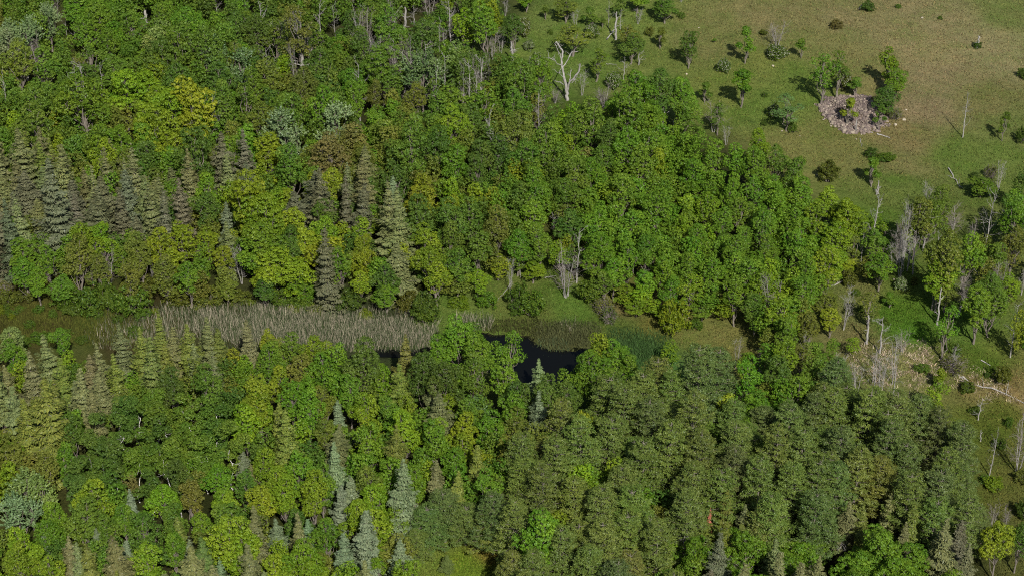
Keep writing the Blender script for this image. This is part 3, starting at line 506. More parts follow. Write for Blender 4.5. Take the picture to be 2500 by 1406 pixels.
# filler trees: between the ones read off the photo, of the kind and colour of their neighbours
for p in plants: p[1] = even(*p[:5], p[6])
PXY = np.array([(p[2], p[3]) for p in plants]); PR = np.array([{'d': .8, 'g': 1.2, 'n': .8, 'u': 1.4, 'h': 1.4, 't': 1.4, 'k': 1.6, 'b': 1.85, 'm': 1.9}.get(p[0], 2.0) for p in plants])
DB = np.array([(proj(p[2], p[3], p[4])[0], proj(p[2], p[3], p[4]+p[6])[1], proj(p[2], p[3], p[4])[1], p[3]) for p in plants if p[0] in 'dgn'])
fx, fy = list(PXY[:, 0]), list(PXY[:, 1]); fr = list(PR); nfill = 0
cand = rng.uniform((-112, 125), (112, 350), (100000, 2))
order_px = proj(cand[:, 0], cand[:, 1], 0.0)
for i in range(len(cand)):
    X, Y = cand[i]; bx, by = order_px[0][i], order_px[1][i]
    if bx < -190 or bx > 2690 or by > 1700 or by < -90: continue
    h0 = 8.6; tx, ty = proj(X, Y, h0); mx, my = proj(X, Y, 4.5)
    if clear(np.array([bx, tx, mx, tx-32, tx+32, mx-32, mx+32, (mx+tx)/2, (mx+bx)/2]), np.array([by-8, ty-8, my, ty+16, ty+16, my, my, (my+ty)/2, (my+by)/2])).any(): continue
    r0 = 1.42
    if poly_in(OPEN_WOOD, mx, my): 
        if rng.random() > .02: continue
    low = i > 60000; 
    if low: r0 = .95; tx, ty = proj(X, Y, 5.6)
    if ((DB[:, 3] > Y) & (np.abs(DB[:, 0]-tx) < 26) & (ty < DB[:, 1]+.6*(DB[:, 2]-DB[:, 1])) & (by > DB[:, 1])).any(): continue
    d = np.hypot(np.array(fx)-X, np.array(fy)-Y)
    if (d < (np.array(fr)+r0)*.84).any(): continue
    dd = np.hypot(SX[:, 0]-tx, (SX[:, 1]-ty)*1.5); j = np.argsort(dd)[:3]; wgt = 1/(dd[j]+15)**2; j = rng.choice(j, p=wgt/wgt.sum())
    k, c = seeds[j][1], seeds[j][2]
    if k in 'sy' : k = 'b'
    if k == 'v' and rng.random() < .5: k, c = 'b', 'M'
    if c in 'RX': c = 'O'
    if k == 'k' and rng.random() < (.15 if tx < 620 and 280 < ty < 640 else .45): k, c = 'b', 'MOGD'[rng.integers(4)]
    if c == 'B': c = 'K'
    h = {'b': 8.2, 'm': 8.2, 'v': 8.4, 'w': 8.8, 'k': 10.5, 'p': 9.2}[k]*(rng.uniform(.78, 1.18) if k in 'kp' else rng.uniform(.82, 1.14))
    if c in 'GMDZ' and k == 'b' and rng.random() < .25: c = 'GMDZO'[rng.integers(5)]
    wm = {'b': 3.7, 'm': 3.9, 'v': 4.0, 'w': 3.7, 'k': 4.9, 'p': 5.6}[k]*rng.uniform(.75, 1.22)
    if low: k, c = 'b', 'GMDO'[rng.integers(4)]; h = rng.uniform(4.6, 6.4); wm = rng.uniform(3.0, 4.0)
    g = float(ground_z(X, Y)); c = even(k, c, X, Y, g, h); plants.append([k, c, X, Y, g, wm, h, False]); fx.append(X); fy.append(Y); fr.append(r0); nfill += 1
print('PLANTS', len(plants), 'fill', nfill, {k: sum(p[0] == k for p in plants) for k in NAMES})

def tag(o, label=None, cat=None, group=None, kind=None):
    if label: o['label'] = label
    if cat: o['category'] = cat
    if group: o['group'] = group
    if kind: o['kind'] = kind
    return o
COLL = scn.collection
GAIN = {'b': 1.06, 'm': 1.04, 's': 1.0, 'y': .9, 'v': .9, 'w': 1.0, 'k': 1.08, 'p': .98, 'u': .74, 'h': .74, 't': .74}
first = {}
def plant_tree(k, c, X, Y, g, wm, h, label, r, proto=None):
    key = (k, int(r.integers(len(PROTO[k]))) if proto is None else proto)
    parts, pw, ph = PROTO[k][key[1]]
    if key not in first:
        root = bpy.data.objects.new(NAMES[k][0], None); kids = []
        for nm, me, tint in parts:
            o = bpy.data.objects.new(nm, me); o.parent = root; kids.append((o, tint))
        first[key] = (root, kids)
    else:
        root0, kids0 = first[key]; root = root0.copy(); kids = []
        for o0, tint in kids0:
            o = o0.copy(); o.parent = root; kids.append((o, tint))
    COLL.objects.link(root)
    root.empty_display_size = .5; root.location = (X, Y, g-.05); root.rotation_euler = (r.normal()*.02, r.normal()*.02, r.uniform(0, 6.283))
    s = wm/pw; root.scale = (s, s*r.uniform(.94, 1.06), h/ph)
    base = lin(COL[c])*GAIN.get(k, 1); base = base*r.uniform(.88, 1.12)*(1+r.normal(size=3)*.045)
    for o, tint in kids:
        COLL.objects.link(o)
        if tint: o.color = (*np.clip(base, 0, .6), 1)
        if o.name.startswith('blossom'): o.color = (.24, .25, .17, 1)
    tag(root, label, NAMES[k][1], GROUP[k]); return root
SPECIAL = {}   # hand-written labels keyed by (kind, tile x rounded) for landmark plants are filled below
ONES = 'zero one two three four five six seven eight nine ten eleven twelve thirteen fourteen fifteen sixteen seventeen eighteen nineteen'.split()
TENS = 'x x twenty thirty forty fifty sixty seventy eighty ninety'.split()
def words(n):
    n = min(max(int(n), 0), 99)
    return ONES[n] if n < 20 else TENS[n//10]+('-'+ONES[n % 10] if n % 10 else '')
def where(px, py):
    if poly_in(CLEAR[0], px, py): return 'in the grazed field'
    if poly_in(CLEAR[1], px, py): return 'in the right-hand clearing'
    if poly_in(CLEAR[2], px, py): return 'beside the marsh'
    if poly_in(OPEN_WOOD, px, py): return 'in the open wood'
    if py > 830 and px > 1500 : return 'in the near plantation'
    if py > 830: return 'in the near wood'
    return 'in the far wood'
LANDMARK = [  # (photo px of the base or top, kind, label)
 ((1320,874),'k','pale blue-white young spruce standing alone at the near edge of the pond'),
 ((1733,1243),'k','small rust-red dying spruce among the green pines'),
 ((2070,243),'y','yellow-green young tree growing out of the field stone pile'),
 ((2352,230),'d','tall thin bare tree alone in the field right of the stone pile'),
 ((2387,89),'n','short jagged grey stump alone in the brown upper field'),
 ((1092,1355),'k','tiny dark conifer alone in the small grassy meadow at the bottom'),
 ((675,608),'m','low spreading lime-green maple with shadowed gaps just above the marsh'),
 ((1644,724),'u','large rounded yellow-green shrub at the foot of the maple stand'),
 ((1465,808),'u','yellow-green bush'),
 ((1766,143),'h','round cream-blossomed hawthorn alone in the middle of the field'),
 ((2088,292),'n','short grey post-like dead trunk at the front of the stone pile'),
 ((2184,259),'t','grey twiggy bush at the right end of the stone pile'),
 ((1368,613),'g','tangled bare grey tree at the back edge of the marsh clearing'),
]
# how much of each plant the photo can show (far to near, coarse)
IDB = np.full((282, 500), -1, int); gy5, gx5 = np.mgrid[0:282, 0:500]
for i in sorted(range(len(plants)), key=lambda i: -plants[i][3]):
    k, c, X, Y, g, wm, h, hand = plants[i]
    if k in 'dgnt': continue
    z0 = .2 if k in 'kpuh' else .33
    x1, y1 = proj(X, Y, g+h); x0, y0 = proj(X, Y, g+h*z0); rw = wm/2/mpp(X, Y, h/2)/5; cx5, cy5, rh = (x0+x1)/10, (y0+y1)/10, max(1, (y0-y1)/10+rw*.3)
    a0, a1, b0, b1 = int(max(0, cy5-rh)), int(min(282, cy5+rh+1)), int(max(0, cx5-rw)), int(min(500, cx5+rw+1))
    if a1 <= a0 or b1 <= b0: continue
    sub = IDB[a0:a1, b0:b1]; yy_ = gy5[a0:a1, b0:b1]; q = (yy_-cy5)/rh
    sub[((gx5[a0:a1, b0:b1]-cx5)/(rw*(np.clip((q+1)/1.6, .05, 1) if k == 'k' else 1)))**2+q**2 < 1] = i
VIS = np.bincount(IDB[IDB >= 0], minlength=len(plants))
bs = sorted([i for i in range(len(plants)) if plants[i][0] == 'b'], key=lambda i: -VIS[i]-(4 if plants[i][7] else 0))
mass = set(bs[300:]); drop = set(i for i in range(len(plants)) if plants[i][0] in 'mvwkp' and not plants[i][7] and VIS[i] < 2)
print('MASS', len(mass), 'DROP', len(drop), {k: sum(plants[i][0] == k and i not in drop for i in range(len(plants))) for k in NAMES}, 'vis of last', VIS[bs[299]] if len(bs) > 300 else None)
MP = [broad(150+i, R=2.0+.1*(i % 3), H=9.0, z0=2.2, lobes=16+i % 5, K=190, n=13, rc=.30, leaf=.24, raw=True) for i in range(6)]
mv, mc, mvv = [], [], []; r = np.random.default_rng(17)
for i in sorted(mass):
    k, c, X, Y, g, wm, h, hand = plants[i]; V, vc, pw, ph = MP[r.integers(6)]; a = r.uniform(0, 6.283); s = wm/pw
    q = V*np.array([s, s, h/ph]); q = np.stack([q[:, 0]*math.cos(a)-q[:, 1]*math.sin(a)+X, q[:, 0]*math.sin(a)+q[:, 1]*math.cos(a)+Y, q[:, 2]+g], 1)
    col = lin(COL[c])*GAIN['b']*r.uniform(.88, 1.12)*(1+r.normal(size=3)*.045)
    mv.append(q.astype(np.float32)); mc.append(np.repeat(col[None].astype(np.float32), len(V)//4, 0)); mvv.append(vc)
if mv:
    mv = np.concatenate(mv); me = make_mesh('broadleaf_canopy', mv, np.arange(len(mv)).reshape(-1, 4), M_LEAF_MASS, v=np.concatenate(mvv), col=np.concatenate(mc))
    ob = bpy.data.objects.new('broadleaf_canopy', me); COLL.objects.link(ob); tag(ob, 'mixed green broadleaf crowns showing between the nearer trees of the wood', 'tree canopy', None, 'stuff')
used = set(); r = np.random.default_rng(99)
for ip, p in enumerate(plants):
    if ip in mass or ip in drop: continue
    k, c, X, Y, g, wm, h, hand = p
    ax, ay = proj(X, Y, g+h); bx, by = proj(X, Y, g); mx, my = proj(X, Y, g+h*(.72 if k in 'bmsvwkp' else .5))
    lab = None
    for (lx, ly), lk, l in LANDMARK:
        if lk == k and hand and l not in used and math.hypot(ax-lx, ay-ly) < 14: lab = l; used.add(l); break
    if lab is None:
        size = 'tall ' if h > 11 else ('small ' if (k in 'uhty' and wm < 2) else '')
        place_ = where(bx, by); pa = int(round(mx/25)); pd = int(round(my/14.06))
        posn = '%s percent across and %s percent down' % (words(pa), words(pd))
        lab = '%s%s %s %s, %s' % (size, WORD[c], KIND[k], place_, posn)
        if lab in used: lab = '%s%s %s %s, %s' % ('narrow ' if wm < 4 else 'broad ', WORD[c], KIND[k], place_, posn)
        if lab in used: lab = '%s%s %s %s, %s' % ('slim ' if wm < 4 else 'wide ', WORD[c], KIND[k], place_, posn)
        used.add(lab)
    plant_tree(k, c, X, Y, g, wm, h, lab, r)

# ------------------------------------------------------------------ ground
GS = [(1350,60,92,106,50),(1500,60,94,108,48),(1600,180,94,104,48),(1750,100,106,104,60),(1900,50,114,106,68),(2100,60,120,110,74),(2300,60,122,112,78),(2480,30,100,105,58),(2450,130,126,116,82),
(2300,200,122,108,78),(2250,120,128,115,80),(2000,120,112,108,64),(1850,160,100,107,50),(1950,200,90,105,44),(1750,230,98,107,48),(1880,270,86,103,42),(2250,260,118,104,76),(2400,250,105,100,60),(2480,300,95,101,53),
(2050,360,104,101,56),(1950,360,108,105,58),(2200,400,108,103,62),(2350,380,86,101,43),(2450,400,90,104,46),(2200,440,85,99,43),(1400,150,86,104,44),(1330,100,88,104,44),(2120,180,112,106,64),(2200,330,112,100,64),
(1150,750,90,104,46),(1400,750,82,102,40),(1300,770,84,94,42),(1220,720,90,98,46),(1600,800,96,94,44),(1700,810,104,104,54),(1560,850,62,90,42),(1600,880,62,92,42),(1520,800,80,92,40),(1780,820,104,102,54),(1850,830,95,92,48),
(1380,830,72,72,42),(1500,720,96,96,44),(1530,745,108,98,60),
(700,790,52,58,32),(900,800,52,56,34),(500,780,50,52,26),(400,800,66,60,34),(100,770,78,76,32),(140,790,60,50,30),(50,795,82,84,38),(60,820,66,60,32),(200,830,70,74,34),(270,820,58,48,30),(330,780,46,40,22),(220,790,74,86,34),(20,740,60,56,26),(0,790,56,50,26),
(2100,700,98,100,54),(2200,760,74,98,30),(2220,820,70,102,28),(2100,840,104,98,60),(2200,870,112,110,66),(2235,890,116,112,68),(2150,890,98,102,54),(2300,900,92,98,46),(2400,900,80,94,34),(2400,945,116,104,64),
(2450,1000,88,92,38),(2380,1050,80,88,34),(2450,1150,86,88,40),(2400,1250,84,86,38),(2480,1300,80,82,40),(2480,960,120,104,66),(2300,550,84,92,44),(2450,680,90,98,48),(2350,650,86,96,44),(2150,560,80,98,38),(2330,800,80,100,40),(2200,690,84,98,40),
(1120,1370,104,118,38),(1050,1360,98,112,46),(1150,1400,96,114,36),(1090,1335,98,110,46),(1190,1345,110,100,44),(1545,1300,104,94,50),(1545,1150,64,60,36),
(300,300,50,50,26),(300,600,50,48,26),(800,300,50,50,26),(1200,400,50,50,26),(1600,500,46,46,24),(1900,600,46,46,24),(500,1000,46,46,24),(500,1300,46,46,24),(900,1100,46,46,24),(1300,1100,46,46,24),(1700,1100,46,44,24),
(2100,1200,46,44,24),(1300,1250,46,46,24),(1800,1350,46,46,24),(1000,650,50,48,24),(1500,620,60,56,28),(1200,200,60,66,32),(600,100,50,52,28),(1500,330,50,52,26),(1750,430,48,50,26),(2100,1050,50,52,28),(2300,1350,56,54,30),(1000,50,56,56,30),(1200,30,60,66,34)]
GS = np.array(GS, float); q = (GS[:, 1] < 470) & (GS[:, 0] > 1290) & (GS[:, 2] > 60); GS[q, 2:] = GS[q, 2:]*.85+np.array([106, 108, 64])*.15; gw = np.array([unproj(a, b) for a, b in GS[:, :2]]); gc = lin(GS[:, 2:])
def ground_colour(X, Y):
    X = np.asarray(X).ravel(); Y = np.asarray(Y).ravel(); out = np.zeros((len(X), 3))
    for i in range(0, len(X), 20000):
        d2 = (X[i:i+20000, None]-gw[:, 0])**2+((Y[i:i+20000, None]-gw[:, 1])*.8)**2
        w = 1/(d2+1.5)**2.2; out[i:i+20000] = w@gc/w.sum(1, keepdims=True)
    return out
def axis(a, b, step, far):
    core = np.arange(a, b, step); g = []; s = step; v = b
    while v < far: s *= 1.35; v += s; g.append(v)
    return core, np.array(g)
cx, gx = axis(-112, 112, .8, 3000); xs = np.concatenate([-gx[::-1], cx, gx])
cy, gy = axis(120, 350, .8, 4000); ys = np.concatenate([120-(gy-350)[::-1], cy, gy])
XX, YY = np.meshgrid(xs, ys); ZZ = ground_z(XX, YY)
nx, ny = len(xs), len(ys); ii = (np.arange(ny-1)[:, None]*nx+np.arange(nx-1)[None]).ravel()
Q = np.stack([ii, ii+1, ii+nx+1, ii+nx], 1); V = np.stack([XX.ravel(), YY.ravel(), ZZ.ravel()], 1)
me = bpy.data.meshes.new('ground'); 
fc = ground_colour(XX, YY)*1.14*np.array([.95, 1.02, 1.03])
m, nt, o = newmat('meadow_and_forest_floor')
at = N(nt, 'ShaderNodeAttribute', attribute_name='vcol'); c = at.outputs['Color']
n1 = noise(nt, .16, 5, .62); n2 = noise(nt, 1.6, 6, .7); n3 = noise(nt, 6.0, 4, .7); n4 = noise(nt, .45, 6, .72)
c = mixrgb(nt, 'MULTIPLY', .8, c, ramp(nt, n1, [(.36, (.76, .92, .68)), (.52, (1, 1, 1)), (.66, (1.2, 1.1, 1.18))]))
c = mixrgb(nt, 'MULTIPLY', .85, c, ramp(nt, n4, [(.30, (.5, .48, .5)), (.40, (.95, .95, .95)), (.62, (1.08, 1.05, 1.0)), (.72, (1.35, 1.25, 1.25))]))
c = mixrgb(nt, 'MULTIPLY', .9, c, ramp(nt, n2, [(.3, (.66, .7, .6)), (.55, (1, 1, 1)), (.75, (1.35, 1.25, 1.15))]))
c = mixrgb(nt, 'MULTIPLY', .8, c, ramp(nt, n3, [(.3, (.7, .7, .7)), (.7, (1.3, 1.3, 1.3))]))
p = N(nt, 'ShaderNodeBsdfPrincipled'); p.inputs['Roughness'].default_value = 1; p.inputs['Specular IOR Level'].default_value = .05
nt.links.new(c, p.inputs['Base Color'])
mx_ = N(nt, 'ShaderNodeMath', operation='ADD'); nt.links.new(n2, mx_.inputs[0]); nt.links.new(n3, mx_.inputs[1])
bp = N(nt, 'ShaderNodeBump'); bp.inputs['Distance'].default_value = .22; nt.links.new(mx_.outputs[0], bp.inputs['Height']); nt.links.new(bp.outputs[0], p.inputs['Normal'])
nt.links.new(p.outputs[0], o.inputs[0])
me = make_mesh('ground', V, Q, m, smooth=True)
a = me.attributes.new('vcol', 'FLOAT_COLOR', 'POINT'); c4 = np.ones((len(V), 4), np.float32); c4[:, :3] = fc; a.data.foreach_set('color', c4.ravel())
gob = bpy.data.objects.new('ground', me); COLL.objects.link(gob); gob['kind'] = 'structure'

# water: pond and the narrow channel, flat sheets just below the bank
m, nt, o = newmat('dark_pond_water'); p = N(nt, 'ShaderNodeBsdfPrincipled')
p.inputs['Base Color'].default_value = (.004, .0045, .004, 1); p.inputs['Roughness'].default_value = .08; p.inputs['IOR'].default_value = 1.33; p.inputs['Specular IOR Level'].default_value = .22
bp = N(nt, 'ShaderNodeBump'); bp.inputs['Distance'].default_value = .01; nt.links.new(noise(nt, 3, 3), bp.inputs['Height']); nt.links.new(bp.outputs[0], p.inputs['Normal'])
nt.links.new(p.outputs[0], o.inputs[0])
def sheet(name, poly, z, grow=1.3):
    P = np.array(poly); c0 = P.mean(0); P = c0+(P-c0)*(1+grow/np.linalg.norm(P-c0, axis=1, keepdims=True))
    me = bpy.data.meshes.new(name); me.from_pydata([(x, y, z) for x, y in P], [], [list(range(len(P)))]); me.materials.append(m)
    ob = bpy.data.objects.new(name, me); COLL.objects.link(ob); ob['kind'] = 'structure'
sheet('pond_water', pond_w, -.16); sheet('channel_water', chan_w, -.164, .8)

# grass tufts, sedge and reeds
def blades(name, X, Y, hh, ww, col, lean, label, cat, r, mat, group=None):
    n = len(X); Z = ground_z(X, Y)-.03; a = r.uniform(0, 6.283, n); d = np.stack([np.cos(a), np.sin(a), 0*a], 1)*ww[:, None]/2
    b = np.stack([X, Y, Z], 1); l = r.normal(size=(n, 3))*lean; l[:, 2] = 1; tip = b+l*hh[:, None]
    V = np.stack([b-d, b+d, tip+d*.35, tip-d*.35], 1).reshape(-1, 3)
    me = make_mesh(name, V, np.arange(4*n).reshape(-1, 4), mat, col=col)
    o = bpy.data.objects.new(name, me); COLL.objects.link(o); tag(o, label, cat, group, 'stuff'); return o
def scatter(poly, n, r):
    P = np.array([unproj(*q) for q in poly]); lo, hi = P.min(0), P.max(0); q = r.uniform(lo, hi, (n, 2))
    j_ = q+r.normal(size=q.shape)*np.array([.8, 1.5])*(n < 80000); q = q[poly_in([tuple(v) for v in P], j_[:, 0], j_[:, 1])]; return q[:, 0], q[:, 1]
r = np.random.default_rng(5)
allX, allY = [], []
for c_, n_ in zip(CLEAR[:5], (150000, 60000, 70000, 9000, 500)):
    x, y = scatter([(min(max(a, -20), 2520), min(max(b, -20), 1430)) for a, b in c_], n_, r); allX.append(x); allY.append(y)
x, y = scatter([(2130,480),(2520,420),(2520,940),(2300,880),(2150,700)], 26000, r); allX.append(x); allY.append(y)
X = np.concatenate(allX); Y = np.concatenate(allY)
dp = np.minimum(dist_poly(pond_w, X, Y), dist_poly(chan_w, X, Y)); k = dp > .6; X, Y = X[k], Y[k]
clump = .5+.5*np.sin(X*1.3+2*np.sin(Y*.7))*np.sin(Y*1.1+1.5*np.sin(X*.6)); k = r.random(len(X)) < .35+.65*clump; X, Y = X[k], Y[k]
n = len(X); gcol = ground_colour(X, Y)*r.uniform(.85, 1.5, (n, 1))*(1+r.normal(size=(n, 3))*.06)
blades('meadow_grass', X, Y, r.uniform(.06, .26, n), r.uniform(.08, .26, n), np.clip(gcol, 0, .6), .5, 'short tussocky grass growing over the field and clearings', 'grass', r, M_GRASS)
x, y = scatter([(2080,835),(2130,865),(2170,850),(2260,840),(2290,880),(2330,905),(2420,930),(2500,965),(2490,985),(2400,950),(2300,920),(2230,935),(2130,945),(2080,900)], 26000, r); n = len(x)
q = .5+.5*np.sin(x*1.9+2*np.sin(y*1.1))*np.sin(y*1.4+x*.6); k = r.random(n) < .06+np.clip(q*1.9-.5, 0, 1)*.9; x, y = x[k], y[k]; n = len(x)
blades('dry_grass', x, y, r.uniform(.1, .36, n), r.uniform(.05, .11, n), lin((204, 186, 156))*r.uniform(.3, 1.15, (n, 1))*(1+r.normal(size=(n, 3))*.05), .9, 'flattened straw-coloured dead grass in the right clearing', 'dry grass', r, M_GRASS)
CAT = [[(470,770),(560,752),(700,757),(900,780),(1065,800),(1070,845),(930,858),(740,850),(640,850),(520,820),(360,850),(240,860),(215,800),(330,800),(390,765)], [(1110,770),(1205,778),(1200,808),(1120,802)], [(1375,782),(1405,785),(1402,812),(1370,810)]]
xs_, ys_ = [], []
for q, n_ in zip(CAT, (60000, 1600, 250)):
    x, y = scatter(q, n_, r); xs_.append(x); ys_.append(y)
X = np.concatenate(xs_); Y = np.concatenate(ys_)
px, py = proj(X, Y, 0); den = np.clip((px-150)/650, .12, 1); den *= np.where(.5+.5*np.sin(X*.8+np.sin(Y*1.1)*2)*np.sin(Y*.55+X*.2) > .22, 1, .4); k = r.random(len(X)) < den; X, Y = X[k], Y[k]; n = len(X)
k = r.random(n) < .40; colr = np.where(k[:, None], lin((184, 174, 150))*.95, lin((82, 98, 62))*.95)*r.uniform(.7, 1.25, (n, 1))
blades('cattails', X, Y, r.uniform(.5, 1.4, n)*(1+.25*np.sin(X*.7+Y)*np.sin(X*.31-Y*.8)), r.uniform(.025, .05, n), colr, .2, 'pale dry cattails mixed with green shoots filling the marsh strip', 'cattails', r, M_REED)
SED = [[(1150,785),(1300,780),(1340,800),(1300,832),(1240,818),(1180,812)], [(1296,812),(1340,786),(1450,790),(1472,836),(1420,846),(1392,856),(1366,850),(1340,858),(1322,842)], [(1310,838),(1350,828),(1380,840),(1390,868),(1340,862)], [(0,745),(330,770),(380,800),(330,850),(0,840)], [(1480,800),(1640,830),(1620,880),(1570,900),(1500,850)]]
xs_, ys_, cs = [], [], []
for q, n_, cc, in zip(SED, (5000, 8000, 900, 22000, 9000), ((70,72,38), (86,90,56), (84,104,72), (82,86,34), (66,92,48))):
    x, y = scatter(q, n_, r); xs_.append(x); ys_.append(y); cs.append(np.repeat(lin(cc)[None], len(x), 0))
X = np.concatenate(xs_); Y = np.concatenate(ys_); n = len(X); C_ = np.concatenate(cs)*r.uniform(.6, 1.6, (n, 1))
blades('marsh_sedge', X, Y, r.uniform(.12, .6, n)*r.uniform(.6, 1.3, n), r.uniform(.04, .10, n), C_*.9, .22, 'green and brown sedge standing in the wet ground round the pond', 'sedge', r, M_REED)

# ------------------------------------------------------------------ stones
def stone_geo(r, n=1):
    t = (1+5**.5)/2
    v = np.array([(-1,t,0),(1,t,0),(-1,-t,0),(1,-t,0),(0,-1,t),(0,1,t),(0,-1,-t),(0,1,-t),(t,0,-1),(t,0,1),(-t,0,-1),(-t,0,1)], float)/1.9
    f = [(0,11,5),(0,5,1),(0,1,7),(0,7,10),(0,10,11),(1,5,9),(5,11,4),(11,10,2),(10,7,6),(7,1,8),(3,9,4),(3,4,2),(3,2,6),(3,6,8),(3,8,9),(4,9,5),(2,4,11),(6,2,10),(8,6,7),(9,8,1)]
    return v, np.array(f)
sv, sf = stone_geo(r)
def boulder_mesh(name, size, col, seed):
    """one subdivided, dented boulder"""
    rr = np.random.default_rng(seed); v = nrm(sv.copy()); f = sf.tolist(); v = [tuple(q) for q in v]; mid = {}
    for _ in range(2):
        nf = []
        def mp(a, b):
            key = (min(a, b), max(a, b))
            if key not in mid: q = nrm(np.array(v[a])+np.array(v[b])); v.append(tuple(q)); mid[key] = len(v)-1
            return mid[key]
        for a, b, c in f: ab, bc, ca = mp(a, b), mp(b, c), mp(c, a); nf += [(a, ab, ca), (b, bc, ab), (c, ca, bc), (ab, bc, ca)]
        f = nf
    V = np.array(v)
    for _ in range(7):
        d = nrm(rr.normal(size=3)); h = rr.uniform(.55, .85); s = V@d; V -= np.clip(s-h, 0, None)[:, None]*d*.9
    V *= np.array([1, rr.uniform(.7, 1), rr.uniform(.5, .75)])*size; V += rr.normal(size=V.shape)*.02*size
    return make_mesh(name, V, None, M_STONE, tris=np.array(f), col=np.repeat(col[None], len(f), 0)*rr.uniform(.85, 1.1, (len(f), 1)))
pile_out = [(2003,262),(2025,246),(2080,238),(2120,241),(2135,262),(2162,290),(2158,305),(2120,322),(2085,325),(2050,315),(2015,290)]
pile_w = [unproj(*q) for q in pile_out]
P = np.array(pile_w); lo, hi = P.min(0)-1, P.max(0)+1; q = r.uniform(lo, hi, (9000, 2)); dpl = dist_poly(pile_w, q[:, 0], q[:, 1])+.35*np.sin(q[:, 0]*2.3+q[:, 1])+.3*np.sin(q[:, 1]*3.1)+r.normal(size=9000)*.25; k = dpl < .0; q = q[k]; dpl = -dpl[k]
n = len(q); sz = np.exp(r.normal(size=n)*.42)*.125*(1+.5*(dpl < 1.2)); zt = ground_z(q[:, 0], q[:, 1])+np.clip(dpl, 0, 3.5)*.27*(1+.15*np.sin(q[:, 0]*2))
ang = nrm(r.normal(size=(n, 3))); V, F, Cc = [], [], []
rot = np.stack([nrm(r.normal(size=(n, 3))) for _ in range(2)], 1); A = rot[:, 0]; B = nrm(np.cross(A, rot[:, 1])); Cx = np.cross(A, B)
M3 = np.stack([A, B*r.uniform(.6, 1, (n, 1)), Cx*r.uniform(.45, .9, (n, 1))], 1)
V = np.einsum('vk,nkj->nvj', nrm(sv)*(1+r.normal(size=(12, 1))*.1), M3)*sz[:, None, None]+np.stack([q[:, 0], q[:, 1], zt], 1)[:, None]
F = (sf[None]+np.arange(n)[:, None, None]*12).reshape(-1, 3)
pal = np.array([lin((148, 132, 122)), lin((134, 120, 110)), lin((164, 148, 136)), lin((124, 110, 106)), lin((176, 162, 144))])*.6
cc = pal[r.integers(0, 5, n)]*r.uniform(.7, 1.2, (n, 1))
me = make_mesh('stone_pile', V.reshape(-1, 3), None, M_STONE, tris=F, col=np.repeat(cc, 20, 0))
so = bpy.data.objects.new('stone_pile', me); COLL.objects.link(so); tag(so, 'mound of pinkish grey field stones heaped in the upper right field', 'stone pile', None, 'stuff')
# earth core under the loose stones
yy = np.linspace(lo[1], hi[1], 40); xx = np.linspace(lo[0], hi[0], 40); gx_, gy_ = np.meshgrid(xx, yy); dz = -dist_poly(pile_w, gx_, gy_)
zz = ground_z(gx_, gy_)+np.clip(dz, -.4, 3.5)*.27-.08; jj = (np.arange(39)[:, None]*40+np.arange(39)[None]).ravel()
me = make_mesh('stone_mound_core', np.stack([gx_.ravel(), gy_.ravel(), zz.ravel()], 1), np.stack([jj, jj+1, jj+41, jj+40], 1), M_STONE, col=np.repeat(lin((96, 82, 70))[None], len(jj), 0))
so = bpy.data.objects.new('mound_earth', me); COLL.objects.link(so); so['kind'] = 'structure'
BOUL = [(1887,163,9,'pale grey boulder alone in the middle of the field grass'), (1909,321,6,'small pale boulder in grass left of the stone pile'), (1953,333,4,'tiny pale stone lying in grass below left of the stone pile'),
 (2077,325,8,'yellowish flat boulder in front of the stone pile'), (2169,288,9,'light boulder just right of the stone pile, nearest to it'), (2188,290,12,'largest white boulder right of the stone pile'),
 (2207,294,10,'yellowish boulder, rightmost of those beside the stone pile'), (2186,306,9,'pale boulder below the white boulder right of the stone pile'), (2212,269,6,'small pale boulder above the ones right of the stone pile'),
 (2251,45,8,'pale stone lying in the brown upper field'), (1706,69,5,'small grey stone at the top left of the field'), (1676,182,7,'flat grey stone beside the dense tree at the field edge'), (2090,341,5,'small pale stone below the stone pile'),
 (2103,329,4,'tiny pale stone at the foot of the stone pile, front right'), (2172,303,5,'small stone between the pile and the boulders on its right'), (2182,683,7,'pale stone beside the blossoming hawthorn in the open wood'), (1994,428,5,'pale stone at the top corner of the maple stand')]
def boulder(px, py, w, label, seed, group='loose boulders in the field', col=None):
    X, Y, g = place(px, py); s = w*mpp(X, Y)/2
    ob = bpy.data.objects.new('boulder', boulder_mesh('boulder', s, lin((178, 168, 146))*.8 if col is None else col, seed)); COLL.objects.link(ob)
    ob.location = (X, Y, g+s*.3); ob.rotation_euler = (0, 0, seed*1.7); tag(ob, label, 'boulder', group)
for i, (a, b, w, l) in enumerate(BOUL): boulder(a, b, w, l, 40+i)
rim = [(2011,283),(2015,291),(2021,294),(2024,300),(2032,297),(2036,304),(2040,298),(2046,306),(2051,311),(2056,305),(2060,313),(2066,318),(2073,316),(2029,291),(2038,290),(2080,322),(2044,315),(2018,277),(2034,309),(2063,308),(2072,309),(2079,315),(2008,275),(2025,285)]
ORD = 'leftmost second third fourth fifth sixth seventh eighth ninth tenth eleventh twelfth thirteenth fourteenth fifteenth sixteenth seventeenth eighteenth nineteenth twentieth'.split()
rim = sorted(rim)[:20]
